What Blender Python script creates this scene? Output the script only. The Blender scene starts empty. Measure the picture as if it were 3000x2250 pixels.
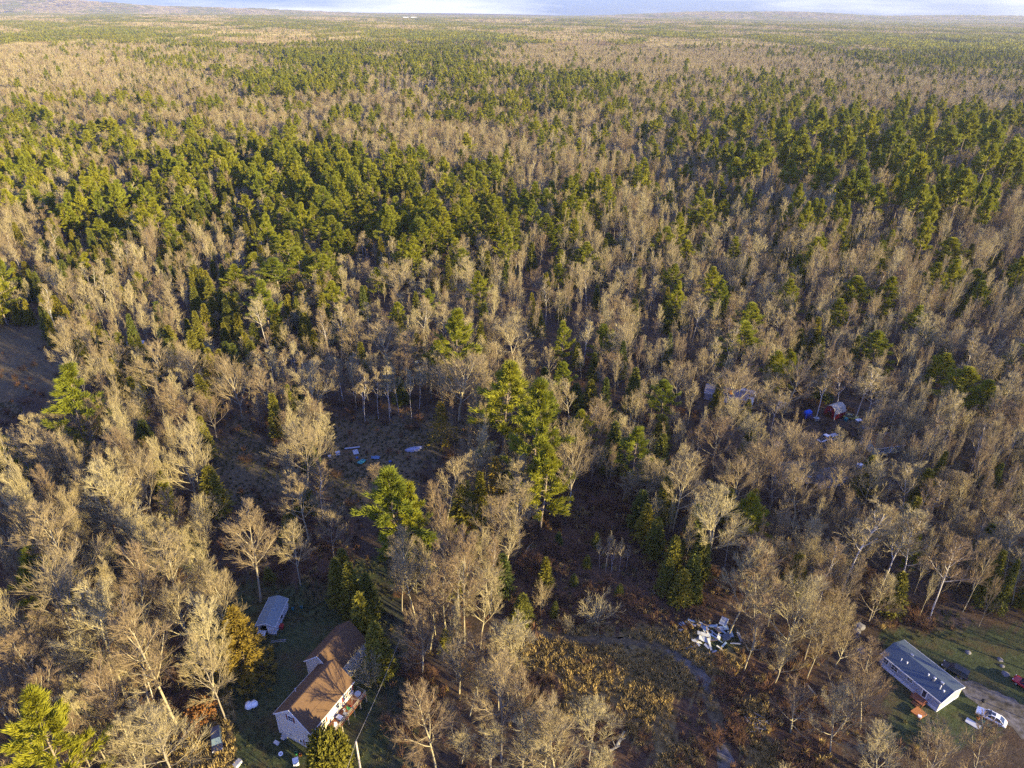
import bpy, math, random
import numpy as np
from mathutils import Vector, Matrix

# ------------------------------------------------------------------ camera, world, sun, exposure
SC = bpy.context.scene
COL = SC.collection
FPX, CAMH, PITCH, ROLL = 2000.0, 112.0, 28.7, 0.55
_p, _r = math.radians(PITCH), math.radians(ROLL)
FWD = np.array([0, math.cos(_p), -math.sin(_p)])
_rt = np.array([1.0, 0, 0]); _up = np.cross(_rt, FWD)
RT = _rt * math.cos(_r) + _up * math.sin(_r)
UP = _up * math.cos(_r) - _rt * math.sin(_r)
EYE = np.array([0, 0, CAMH])
cd = bpy.data.cameras.new('camera'); cam = bpy.data.objects.new('camera', cd); COL.objects.link(cam)
cd.sensor_width = 36; cd.lens = 36 * FPX / 3000; cd.clip_start = 0.5; cd.clip_end = 90000
cam.matrix_world = Matrix(((RT[0], UP[0], -FWD[0], 0), (RT[1], UP[1], -FWD[1], 0), (RT[2], UP[2], -FWD[2], CAMH), (0, 0, 0, 1)))
SC.camera = cam

SUN_EL, SUN_AZ = math.radians(12.5), math.radians(123)
SUNV = Vector((math.sin(SUN_AZ) * math.cos(SUN_EL), math.cos(SUN_AZ) * math.cos(SUN_EL), math.sin(SUN_EL)))
w = bpy.data.worlds.new('World'); SC.world = w; w.use_nodes = True
wt = w.node_tree; wt.nodes.clear()
wo = wt.nodes.new('ShaderNodeOutputWorld'); bg = wt.nodes.new('ShaderNodeBackground')
sky = wt.nodes.new('ShaderNodeTexSky'); sky.sky_type = 'NISHITA'; sky.sun_disc = False
sky.sun_elevation = SUN_EL; sky.sun_rotation = SUN_AZ; sky.air_density = 1.0; sky.dust_density = 0.3; sky.ozone_density = 3.0
bg.inputs['Strength'].default_value = 0.15
# thin streaky clouds mixed over the sky
tc = wt.nodes.new('ShaderNodeTexCoord'); mp = wt.nodes.new('ShaderNodeMapping')
mp.inputs['Scale'].default_value = (2.2, 2.2, 26); mp.inputs['Rotation'].default_value = (0.05, 0.10, 0.4); mp.inputs['Location'].default_value = (0.35, 0.1, 0.3)
nz = wt.nodes.new('ShaderNodeTexNoise'); nz.inputs['Scale'].default_value = 1.3; nz.inputs['Detail'].default_value = 7; nz.inputs['Roughness'].default_value = 0.6
cr = wt.nodes.new('ShaderNodeValToRGB'); cr.color_ramp.elements[0].position = 0.44; cr.color_ramp.elements[1].position = 0.66
mx = wt.nodes.new('ShaderNodeMix'); mx.data_type = 'RGBA'; mx.inputs[7].default_value = (2.3, 2.45, 2.8, 1)
tint = wt.nodes.new('ShaderNodeMix'); tint.data_type = 'RGBA'; tint.blend_type = 'MULTIPLY'; tint.inputs[0].default_value = 1.0
tint.inputs[7].default_value = (0.21, 0.43, 1.32, 1)
wt.links.new(tc.outputs['Generated'], mp.inputs['Vector']); wt.links.new(mp.outputs[0], nz.inputs['Vector'])
wt.links.new(nz.outputs[0], cr.inputs[0]); wt.links.new(cr.outputs[0], mx.inputs[0])
sx = wt.nodes.new('ShaderNodeSeparateXYZ'); er_ = wt.nodes.new('ShaderNodeMapRange'); er_.inputs[1].default_value = 0.0; er_.inputs[2].default_value = 0.22; er_.inputs[3].default_value = 0.42; er_.inputs[4].default_value = 1.0
sm = wt.nodes.new('ShaderNodeVectorMath'); sm.operation = 'SCALE'
wt.links.new(tc.outputs['Generated'], sx.inputs[0]); wt.links.new(sx.outputs[2], er_.inputs[0]); wt.links.new(er_.outputs[0], sm.inputs['Scale']); wt.links.new(tint.outputs[2], sm.inputs[0])
wt.links.new(sky.outputs[0], tint.inputs[6]); wt.links.new(sm.outputs[0], mx.inputs[6])
wt.links.new(mx.outputs[2], bg.inputs['Color']); wt.links.new(bg.outputs[0], wo.inputs['Surface'])
sl = bpy.data.lights.new('sun', 'SUN'); sl.energy = 5.0; sl.angle = math.radians(0.5); sl.color = (1.0, 0.81, 0.40)
so = bpy.data.objects.new('sun', sl); COL.objects.link(so); so.rotation_euler = (-SUNV).to_track_quat('-Z', 'Y').to_euler()
SC.view_settings.view_transform = 'Standard'; SC.view_settings.look = 'None'; SC.view_settings.gamma = 1; SC.view_settings.exposure = 1.75
SC.cycles.use_denoising = False; SC.cycles.max_bounces = 5; SC.cycles.diffuse_bounces = 2; SC.cycles.glossy_bounces = 2; SC.cycles.transmission_bounces = 2
SC.cycles.volume_bounces = 0; SC.cycles.caustics_reflective = False; SC.cycles.caustics_refractive = False

# ------------------------------------------------------------------ geometry of the view
VK = 3000 / 2212.0                                     # survey sheet units -> photo pixels
def at(x, y, z=0.0):                                   # photo pixel -> point at height z
    d = FWD + RT * (x - 1500) / FPX + UP * (1125 - y) / FPX
    return EYE + d * ((z - CAMH) / d[2])
def atv(x, y, z=0.0): return at(x * VK, y * VK, z)
def proj(P):                                           # (N,3) -> survey sheet coordinates, depth
    d = np.asarray(P, float) - EYE; wv = d @ FWD; wq = np.where(wv > 1, wv, 1)
    return (1500 + FPX * (d @ RT) / wq) / VK, (1125 - FPX * (d @ UP) / wq) / VK, wv

def hills(x, y):                                       # far terrain height
    x = np.asarray(x, float); y = np.asarray(y, float); z = np.zeros(np.broadcast(x, y).shape)
    for (cx, cy, sx, sy, h) in ((-9800, 12500, 1500, 1500, 330), (-7600, 13000, 1200, 1500, 150), (-5600, 14500, 2200, 1500, 95), (-1500, 16500, 3200, 1800, 45),
                                (3300, 13500, 1500, 1200, 95), (4800, 13000, 900, 1200, 62), (7600, 12500, 2400, 1500, 85), (1500, 9000, 1600, 900, 18), (-3000, 8000, 1800, 900, 22), (5200, 7000, 1500, 700, 24), (-1500, 4600, 1400, 420, 16), (1800, 5400, 1600, 500, 20), (-2600, 5900, 1200, 450, 22), (3600, 4300, 900, 420, 14), (400, 7200, 2200, 500, 22)):
        z = z + h * np.exp(-((x - cx) / sx) ** 2 - ((y - cy) / sy) ** 2)
    return z

# land cover seen from above, one letter per 50 x 50 survey units
GRID = """nnnnnnnnmmnnnnnnnnnnnnnnnnnnnnnnnnnnnnnnnnnn
bnmmpppppppnnnnmmpppppbbbbbpppmmmmmmmmmwwppp
bbmbbmmpmmbpppppmppppbbbbbbbbbbbbmmmmppppppp
bbbbbppppppppppkkkkppppppmmmmmbmmppppmmmmmmm
ppppppppnnmmpmmppmpppmmmnnmmmmnmmmmmmmmmmmmm
pppppppmpmnmpppmmbbbbmmmmmmmmmmttttttttttttt
pppnmpnnpppppppbbbbbbbbbmmmmmmtttttttttttttt
ppppnnnppmppppppppmmmmbbbbbmmmbttttttttttttt
pppspssssspmppppssmmsmmmmpbbbbmpbbbttttttttb
bbpsssssssspmpppppppppmmmmbbbmmbbstttttttttb
bbsssbbsbbbbppbbbpppppmmnmbbmmbmbbbmmbbtbttb
ssbbbbbbssnbbbbbbbbbbbbbbbbbmbbbbbbbmbbbmmms
sssbbbbbsssbssnbbbbbbbbnnbbbbnnbbbbbnbbbmbmn
ssssbbbsssssssbfbbbbbbbbbbbbbbbbbffbnbbmbbbb
ggbbsssnssnnfffbbbbbbbbbbbbbbbbffbbbbbbbbbbb
gggbbsnnbbnfffffbbbbbbbbbbbbbbbbbbnnbbbbmmmm
gggbbbbbbbbbbfffffbbbbbbbbbbbbbnnbbbbbbbmmmm
gbbbbbbbbbbbbffffbbbbbbnnbbbbbcccbbccccbbbbb
mmbbbbbbbbgbbbggggggbbnnnbbbnbbbccccccccbbbb
bbbbbbbbbgggbbgggggbbbnnbbbbmbbbbcccccccbbbb
mbbbbbbbbgggbbggggbbbnnnbbbbnbbbbccccccbbbbb
nnbbbbbbsgggbbggnbbnnnnnkkkbbbbbbbbbcbbbbbbb
nbbbbbbbbbbkbkknbbbbbbbkkkkknbbbbbbbbbbbbbbb
kbbbbbbbbbkkbkknbbbbbbbkkkkkknbbbbbbbbbbbbbb
kbbbbbbbbbbkkkk..bbbbbkkkkkkkknbbbbbbbcbbbbb
kbbbbbbbbb.......bbbbbkkkkkkkkkkbbbbbbccbbbb
bbbbbbbbb........bbbbbkkkkkkkkkbbbbbbbkkccbb
bbbbbbbbb........bbbbbhhhhhhhh..kbbbbb......
bbbbbbbb.........kbbbbhhhhhhhhhhkkkbbb......
bbbbbbbbk........kkbbbkkhhhhhhkkkkbbbb......
nbbbbbbbkh.......kbbbbkkhhhhhkkkhkkkbb......
nbbbbbbbhh.......kbbbbbbkkkhhkkkhkkkkb.....b
nbbbbbbhhh.......kbbbbbbbkkkhhkkhhkkbbbbbbbb""".split('\n')
def cover(xv, yv):                                     # letters for survey coordinates (clamped to the sheet)
    c = np.clip((np.asarray(xv) / 50.27).astype(int), 0, 43); r = np.clip((np.asarray(yv) / 50.27).astype(int), 0, 32)
    g = np.array([list(s[:44].ljust(44, 'b')) for s in GRID])
    return g[r, c]

# ------------------------------------------------------------------ helpers: meshes, objects, materials
def mesh_arrays(name, V, Q, mats, mi=None, smooth=False):
    V = np.asarray(V, np.float32); Q = np.asarray(Q, np.int32)
    m = bpy.data.meshes.new(name); m.vertices.add(len(V)); m.vertices.foreach_set('co', V.ravel())
    k = Q.shape[1]; m.loops.add(Q.size); m.loops.foreach_set('vertex_index', Q.ravel())
    m.polygons.add(len(Q)); m.polygons.foreach_set('loop_start', np.arange(0, Q.size, k, dtype=np.int32))
    try: m.polygons.foreach_set('loop_total', np.full(len(Q), k, np.int32))
    except Exception: pass
    for x in mats: m.materials.append(x)
    if mi is not None: m.polygons.foreach_set('material_index', np.asarray(mi, np.int32))
    if smooth: m.polygons.foreach_set('use_smooth', np.ones(len(Q), bool))
    m.update(calc_edges=True); m.validate(); return m

def link(name, data, parent=None, loc=None, rotz=None, scl=None):
    o = bpy.data.objects.new(name, data); COL.objects.link(o)
    if parent is not None: o.parent = parent
    if loc is not None: o.location = loc
    if rotz is not None: o.rotation_euler = (0, 0, rotz)
    if scl is not None: o.scale = scl if hasattr(scl, '__len__') else (scl,) * 3
    return o
def tag(o, label, cat, group=None, kind=None):
    o['label'] = label; o['category'] = cat
    if group: o['group'] = group
    if kind: o['kind'] = kind
    return o
def structure(o): o['kind'] = 'structure'; return o

def nmat(name, color, rough=0.85, var=0.0, noise=None, hue=None, spec=0.2, metal=0.0, transl=0.0, bump=None, wave=None, obj_rand=None):
    """procedural material. var/noise: brightness mottling; hue: second colour mixed by noise; obj_rand: third colour mixed per object"""
    m = bpy.data.materials.new(name); m.use_nodes = True; t = m.node_tree; n = t.nodes; L = t.links
    b = n['Principled BSDF']; b.inputs['Roughness'].default_value = rough; b.inputs['Metallic'].default_value = metal
    b.inputs['Specular IOR Level'].default_value = spec
    c0 = n.new('ShaderNodeRGB'); c0.outputs[0].default_value = (*color, 1); cur = c0.outputs[0]
    crd = n.new('ShaderNodeTexCoord')
    if obj_rand is not None:
        oi = n.new('ShaderNodeObjectInfo'); mxr = n.new('ShaderNodeMix'); mxr.data_type = 'RGBA'
        L.new(oi.outputs['Random'], mxr.inputs[0]); L.new(cur, mxr.inputs[6]); mxr.inputs[7].default_value = (*obj_rand, 1); cur = mxr.outputs[2]
    if hue is not None or var:
        nz = n.new('ShaderNodeTexNoise'); nz.inputs['Scale'].default_value = noise or 1.0; nz.inputs['Detail'].default_value = 5; nz.inputs['Roughness'].default_value = 0.65
        L.new(crd.outputs['Object'], nz.inputs['Vector'])
        if hue is not None:
            rp = n.new('ShaderNodeMapRange'); rp.inputs[1].default_value = 0.35; rp.inputs[2].default_value = 0.65
            mh = n.new('ShaderNodeMix'); mh.data_type = 'RGBA'; L.new(nz.outputs[0], rp.inputs[0]); L.new(rp.outputs[0], mh.inputs[0])
            L.new(cur, mh.inputs[6]); mh.inputs[7].default_value = (*hue, 1); cur = mh.outputs[2]
        if var:
            nz2 = n.new('ShaderNodeTexNoise'); nz2.inputs['Scale'].default_value = (noise or 1.0) * 5; nz2.inputs['Detail'].default_value = 4
            L.new(crd.outputs['Object'], nz2.inputs['Vector'])
            rp2 = n.new('ShaderNodeMapRange'); rp2.inputs[1].default_value = 0.3; rp2.inputs[2].default_value = 0.7; rp2.inputs[3].default_value = 1 - var; rp2.inputs[4].default_value = 1 + var
            hs = n.new('ShaderNodeHueSaturation'); L.new(nz2.outputs[0], rp2.inputs[0]); L.new(rp2.outputs[0], hs.inputs['Value']); L.new(cur, hs.inputs['Color']); cur = hs.outputs[0]
    L.new(cur, b.inputs['Base Color'])
    hsrc = None
    if wave:
        wv = n.new('ShaderNodeTexWave'); wv.bands_direction = wave[0]; wv.inputs['Scale'].default_value = wave[1]; wv.inputs['Distortion'].default_value = 0.2
        L.new(crd.outputs['Object'], wv.inputs['Vector']); hsrc = wv.outputs['Fac' if 'Fac' in wv.outputs else 1]
    elif bump:
        nb = n.new('ShaderNodeTexNoise'); nb.inputs['Scale'].default_value = bump[0]; L.new(crd.outputs['Object'], nb.inputs['Vector']); hsrc = nb.outputs[0]
    if hsrc is not None:
        bp = n.new('ShaderNodeBump'); bp.inputs['Strength'].default_value = (bump[1] if bump else 0.5); bp.inputs['Distance'].default_value = 0.05
        L.new(hsrc, bp.inputs['Height']); L.new(bp.outputs[0], b.inputs['Normal'])
    if transl:
        tr = n.new('ShaderNodeBsdfTranslucent'); ms = n.new('ShaderNodeMixShader'); ms.inputs[0].default_value = transl
        L.new(cur, tr.inputs['Color']); L.new(b.outputs[0], ms.inputs[1]); L.new(tr.outputs[0], ms.inputs[2]); L.new(ms.outputs[0], n['Material Output'].inputs['Surface'])
    return m

M = {}
M['bark'] = nmat('bark', (0.41, 0.36, 0.215), 0.9, obj_rand=(0.24, 0.205, 0.15))
M['twig'] = nmat('twigs', (0.37, 0.315, 0.165), 0.9, obj_rand=(0.205, 0.145, 0.085))
M['birch'] = nmat('birch_bark', (0.50, 0.46, 0.40), 0.8, var=0.3, noise=2.0)
M['pine_bark'] = nmat('pine_bark', (0.27, 0.22, 0.165), 0.9, obj_rand=(0.18, 0.14, 0.11))
M['needle'] = nmat('pine_needles', (0.29, 0.28, 0.022), 0.75, obj_rand=(0.185, 0.21, 0.022), transl=0.35)
M['spruce'] = nmat('spruce_needles', (0.19, 0.165, 0.018), 0.8, obj_rand=(0.085, 0.105, 0.02), transl=0.15)
M['gold'] = nmat('yellow_and_sunlit_needles', (0.25, 0.18, 0.022), 0.8, obj_rand=(0.21, 0.15, 0.025), transl=0.25)  # sparse spruces' own yellow; on the house pine, low sun put into the colour
M['brush'] = nmat('brush_stems', (0.16, 0.085, 0.045), 0.9, obj_rand=(0.10, 0.065, 0.045))
M['straw'] = nmat('dry_grass', (0.44, 0.32, 0.12), 0.9, obj_rand=(0.27, 0.20, 0.08), transl=0.2)
M['sedge'] = nmat('dull_grass', (0.10, 0.095, 0.045), 0.9, obj_rand=(0.065, 0.075, 0.035), transl=0.2)
M['oakleaf'] = nmat('dead_leaves', (0.24, 0.115, 0.035), 0.8, obj_rand=(0.22, 0.10, 0.03), transl=0.2)

# ------------------------------------------------------------------ tree shapes
def unit(v): return v / np.maximum(np.linalg.norm(v, axis=-1, keepdims=True), 1e-9)
def grow(rng, start, dirs, length, k, trop, wob):
    P = [start]; d = unit(dirs); st = (length / k)[:, None]
    for _ in range(k):
        d = unit(d + np.array([0, 0, trop]) + rng.normal(0, wob, d.shape)); P.append(P[-1] + d * st)
    return np.stack(P, 1)
def tubes(P, r0, r1, s):
    n, k, _ = P.shape; r0 = np.broadcast_to(r0, (n,)); r1 = np.broadcast_to(r1, (n,))
    T = np.gradient(P, axis=1); T = unit(T); ref = np.where(np.abs(T[..., 2:3]) > 0.9, np.array([1.0, 0, 0]), np.array([0, 0, 1.0]))
    U = unit(np.cross(T, ref)); W_ = np.cross(T, U)
    R = r0[:, None] + (r1 - r0)[:, None] * np.linspace(0, 1, k)[None]
    a = np.arange(s) * 2 * np.pi / s
    V = P[:, :, None] + R[:, :, None, None] * (np.cos(a)[None, None, :, None] * U[:, :, None] + np.sin(a)[None, None, :, None] * W_[:, :, None])
    idx = np.arange(n * k * s).reshape(n, k, s); A = idx[:, :-1]; B = idx[:, 1:]
    Q = np.stack([A, np.roll(A, -1, 2), np.roll(B, -1, 2), B], -1).reshape(-1, 4)
    return V.reshape(-1, 3), Q
def slivers(rng, start, d, length, wid, face=None):     # flat diamonds, turned at random or towards a direction
    d = unit(d); s = unit(np.cross(d, rng.normal(0, 1, d.shape) if face is None else face)) * np.broadcast_to(wid, (len(d),))[:, None]; l = np.broadcast_to(length, (len(d),))[:, None]
    V = np.stack([start, start + d * l * 0.4 + s, start + d * l, start + d * l * 0.4 - s], 1).reshape(-1, 3)
    return V, np.arange(len(V)).reshape(-1, 4)
def merge(parts):
    V, Q, o = [], [], 0
    for v, q in parts: V.append(v); Q.append(q + o); o += len(v)
    return np.concatenate(V), np.concatenate(Q)
def children(rng, P, n, t0, t1, ang, frac, lens):
    N, k, _ = P.shape; t = rng.uniform(t0, t1, (N, n)) * (k - 1); i = np.minimum(t.astype(int), k - 2); f = (t - i)[..., None]
    ar = np.arange(N)[:, None]; a = P[ar, i]; b = P[ar, i + 1]; pos = a + (b - a) * f; T = unit(b - a)
    perp = unit(np.cross(T, rng.normal(0, 1, T.shape))); an = rng.uniform(ang[0], ang[1], (N, n, 1))
    d = T * np.cos(an) + perp * np.sin(an)
    L = lens[:, None] * rng.uniform(frac[0], frac[1], (N, n)) * (1.15 - 0.55 * t / (k - 1))
    return pos.reshape(-1, 3), d.reshape(-1, 3), L.reshape(-1)

def bare_tree(seed, H, W, style='maple', lod=0):
    """returns (trunk verts, quads), (crown verts, quads)"""
    rng = np.random.default_rng(seed)
    lean = rng.normal(0, 0.05, 3); lean[2] = 1
    top = 0.66 if style == 'maple' else 0.88
    tr = grow(rng, np.zeros((1, 3)), lean[None], np.array([H * top]), 8, 0.06, 0.05)
    nl = {'maple': (13, 11, 8), 'slim': (14, 11, 8), 'birch': (12, 10, 7)}[style][lod]
    t0 = {'maple': 0.30, 'slim': 0.36, 'birch': 0.5}[style]
    t = np.linspace(t0, 0.99, nl) * 8; i = np.minimum(t.astype(int), 7); pos = tr[0][i] + (tr[0][i + 1] - tr[0][i]) * (t - i)[:, None]
    az = np.arange(nl) * 2.4 + rng.uniform(0, 6) + rng.normal(0, 0.3, nl)
    u = np.linspace(0, 1, nl)
    if style == 'maple': el = np.radians(34 + 36 * u + rng.normal(0, 7, nl)); ln = H * (0.42 - 0.12 * u) * rng.uniform(0.85, 1.1, nl)
    elif style == 'slim': el = np.radians(42 + 26 * u + rng.normal(0, 6, nl)); ln = H * (0.30 - 0.14 * u) * rng.uniform(0.8, 1.15, nl)
    else: el = np.radians(44 + 22 * u + rng.normal(0, 8, nl)); ln = H * (0.22 - 0.10 * u) * rng.uniform(0.7, 1.2, nl)
    d = np.stack([np.cos(az) * np.cos(el), np.sin(az) * np.cos(el), np.sin(el)], -1)
    lim = grow(rng, pos, d, ln, 6, 0.12, 0.08)
    R = H * {'maple': 0.0105, 'slim': 0.0078, 'birch': 0.0052}[style]
    trunk = [tubes(tr, R, R * 0.32, 6 if lod == 0 else 4), tubes(lim, R * (0.55 - 0.2 * u), 0.03, 4 if lod == 0 else 3)]
    crown = []
    n2 = (8, 7, 5)[lod]; p, dd, l2 = children(rng, lim, n2, 0.15, 0.95, (0.28, 0.72), (0.40, 0.62), ln)
    b2 = grow(rng, p, dd, l2, 4, 0.07, 0.07)
    if lod == 2:
        crown.append(slivers(rng, p, b2[:, -1] - p, l2, 0.13))
        p3, d3, l3 = children(rng, b2, 4, 0.3, 1.0, (0.3, 0.8), (0.4, 0.7), l2)
        crown.append(slivers(rng, p3, d3 + np.array([0, 0, 0.35]), l3 + 0.5, 0.10))
        return merge(trunk), merge(crown)
    crown.append(tubes(b2, 0.045, 0.015, 3))
    n3 = (6, 5)[lod]; p, dd, l3 = children(rng, b2, n3, 0.15, 0.95, (0.25, 0.6), (0.40, 0.70), l2)
    if lod == 1:
        b3 = grow(rng, p, dd, l3 + 0.3, 2, 0.15, 0.12)
        crown.append(slivers(rng, p, b3[:, -1] - p, l3 + 0.4, 0.03))
        p4, d4, l4 = children(rng, b3, 4, 0.2, 1.0, (0.25, 0.65), (0.5, 0.8), l3)
        crown.append(slivers(rng, p4, d4 + np.array([0, 0, 0.2]), l4 + 0.4, 0.02))
        return merge(trunk), merge(crown)
    b3 = grow(rng, p, dd, l3 + 0.2, 3, 0.07, 0.08)
    crown.append(tubes(b3, 0.024, 0.009, 3))
    p4, d4, l4 = children(rng, b3, 6, 0.15, 0.95, (0.25, 0.65), (0.45, 0.85), l3)
    crown.append(slivers(rng, p4, d4 + np.array([0, 0, 0.25]), l4 + 0.3, 0.012))
    return merge(trunk), merge(crown)

def needles(rng, C, D, n, ln, wd, up=0.35, spread=0.75):
    C = np.repeat(C, n, 0); D = np.repeat(D, n, 0)
    d = unit(D + rng.normal(0, spread, D.shape) + np.array([0, 0, up]))
    out = unit(C * [1, 1, 0]) * 0.9 + [0, 0, 0.55] + rng.normal(0, 0.26, C.shape)
    return slivers(rng, C + rng.normal(0, ln * 0.12, C.shape), d, ln * rng.uniform(0.7, 1.25, len(C)), wd, out)

def pine_tree(seed, H, W, lod=0, tall=False):
    rng = np.random.default_rng(seed)
    tr = grow(rng, np.zeros((1, 3)), np.array([[rng.normal(0, .03), rng.normal(0, .03), 1]]), np.array([H * 0.97]), 8, 0.05, 0.02)
    base = rng.uniform(0.53, 0.66) if tall else rng.uniform(0.16, 0.28)
    nw = (11, 10, 8)[lod]; per = (5, 5, 4)[lod]; S, Dr, Ln, Tt = [], [], [], []
    for wi in range(nw):
        u = wi / (nw - 1); t = base + (0.985 - base) * u ** 0.9
        prof = (0.5 + 0.55 * math.sin(min(1, (u + 0.18) * 0.95) * math.pi)) * (1 - u ** 1.9) + 0.10
        a0 = rng.uniform(0, 6.3)
        for b in range(per):
            if rng.uniform() < (0.22 if u < 0.6 else 0.08): continue
            a = a0 + b * 2 * math.pi / per + rng.normal(0, 0.25); el = math.radians(2 + 38 * u + rng.normal(0, 7))
            S.append(t); Dr.append((math.cos(a) * math.cos(el), math.sin(a) * math.cos(el), math.sin(el))); Ln.append(W * 0.5 * prof * rng.uniform(0.5, 1.25)); Tt.append(u)
    S = np.array(S) * 8; i = np.minimum(S.astype(int), 7); pos = tr[0][i] + (tr[0][i + 1] - tr[0][i]) * (S - i)[:, None]; Ln = np.array(Ln); Dr = np.array(Dr)
    br = grow(rng, pos, Dr, Ln, 4, 0.08, 0.06)
    R = H * 0.0115
    trunk = merge([tubes(tr, R, 0.04, 6 if lod == 0 else 4), tubes(br, 0.07, 0.02, 3)])
    n = (7, 5, 3)[lod]
    p, d, l = children(rng, br, n, 0.25, 1.0, (0.25, 0.75), (0.24, 0.42), Ln)
    d = unit(d * [1, 1, 0.6] + [0, 0, 0.12]); C = np.concatenate([p, p + d * l[:, None] * 0.55, br[:, -1], br[:, 3]]); D = np.concatenate([d, d, br[:, -1] - br[:, -2], br[:, -1] - br[:, -2]])
    nn, le, wd = ((16, 0.95, 0.07), (9, 1.25, 0.15), (5, 2.1, 0.48))[lod]
    crown = needles(rng, C, unit(D), nn, le, wd, 0.22, 0.42)
    return trunk, crown

def spruce_tree(seed, H, W, lod=0, sparse=False, dense=1):
    rng = np.random.default_rng(seed)
    tr = grow(rng, np.zeros((1, 3)), np.array([[0, 0, 1.0]]), np.array([H]), 4, 0.05, 0.01)
    nw = (22, 15, 9)[lod]; per = (8, 7, 5)[lod]
    if sparse: nw, per = 13, 6
    u = np.repeat(np.linspace(0, 1, nw), per); a = np.tile(np.arange(per) * 2 * math.pi / per, nw) + np.repeat(rng.uniform(0, 6, nw), per) + rng.normal(0, .2, nw * per)
    z = H * (0.06 + 0.93 * u); Ln = W * 0.5 * (1 - u) ** 0.85 * rng.uniform(0.7, 1.12, len(u)) + 0.12
    d = np.stack([np.cos(a), np.sin(a), np.full_like(a, 0.05) + 0.45 * u], -1); pos = np.stack([np.zeros_like(z), np.zeros_like(z), z], -1)
    br = grow(rng, pos, d, Ln, 3, -0.04, 0.05)
    trunk = merge([tubes(tr, H * 0.012, 0.02, 4), tubes(br, 0.035, 0.012, 3)])
    C = np.concatenate([br[:, 1], br[:, 2], br[:, 3]]); D = np.tile(unit(d), (3, 1)); s = np.concatenate([Ln] * 3)
    C = C - unit(D) * 0.1
    nn, le, wd = ((6, 0.62, 0.12), (5, 0.9, 0.22), (4, 1.5, 0.45))[lod]
    if sparse: nn, wd = 4, 0.10
    nn *= dense; le *= 1 + .25 * (dense - 1)
    crown = needles(rng, C, D, nn, le, wd, 0.12, 0.55)
    top = needles(rng, np.array([[0, 0, H * 0.97]] * 3), np.array([[0, 0, 1.0]] * 3), 5, le, wd, 0.8, 0.25)
    return trunk, merge([crown, top])

def fit(tree, H, W):                                    # normalise to height H and 96th percentile half-width W/2
    (tv, tq), (cv, cq) = tree; al = np.concatenate([tv, cv]); sz = H / np.percentile(al[:, 2], 99.8)
    rr = np.percentile(np.hypot(cv[:, 0], cv[:, 1]), 91); sx = (W / 2) / rr; s = np.array([sx, sx, sz])
    return (tv * s, tq), (cv * s, cq)

PROTO = {}
def proto(key, tree, mt, mc):
    (tv, tq), (cv, cq) = tree
    PROTO[key] = (mesh_arrays(key + '_trunk', tv, tq, [M[mt]]), mesh_arrays(key + '_crown', cv, cq, [M[mc]]))
def whole(key, tree, mt, mc):
    (tv, tq), (cv, cq) = tree; V, Q = merge([(tv, tq), (cv, cq)])
    mi = np.concatenate([np.zeros(len(tq), int), np.ones(len(cq), int)])
    return bpy.data.objects.new(key, mesh_arrays(key, V, Q, [M[mt], M[mc]], mi))
NPROTO = {'bare_tree': 9, 'pine_tree': 6, 'spruce_tree': 4, 'birch_tree': 3, 'tall_pine': 4}
def make(kind, k, lod):
    if kind == 'bare_tree':
        return (fit(bare_tree(11 + k, 20, 11, 'maple', lod), 17, 11.5) if k < 5 else fit(bare_tree(40 + k, 20, 7, 'slim', lod), 17, 7.0)), 'bark', 'twig'
    if kind == 'birch_tree': return fit(bare_tree(70 + k, 20, 5, 'birch', lod), 20, 5.5), 'birch', 'twig'
    if kind == 'pine_tree': return fit(pine_tree(100 + k, 20, 9, lod), 20, 9.5), 'pine_bark', 'needle'
    if kind == 'tall_pine': return fit(pine_tree(130 + k, 20, 6, lod, True), 20, 5.6), 'pine_bark', 'needle'
    return fit(spruce_tree(160 + k, 10, 3.6, lod), 10, 3.8), 'spruce' if False else 'pine_bark', 'spruce'
BASEH = {'bare_tree': 17, 'birch_tree': 20, 'pine_tree': 20, 'tall_pine': 20, 'spruce_tree': 10}

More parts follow.
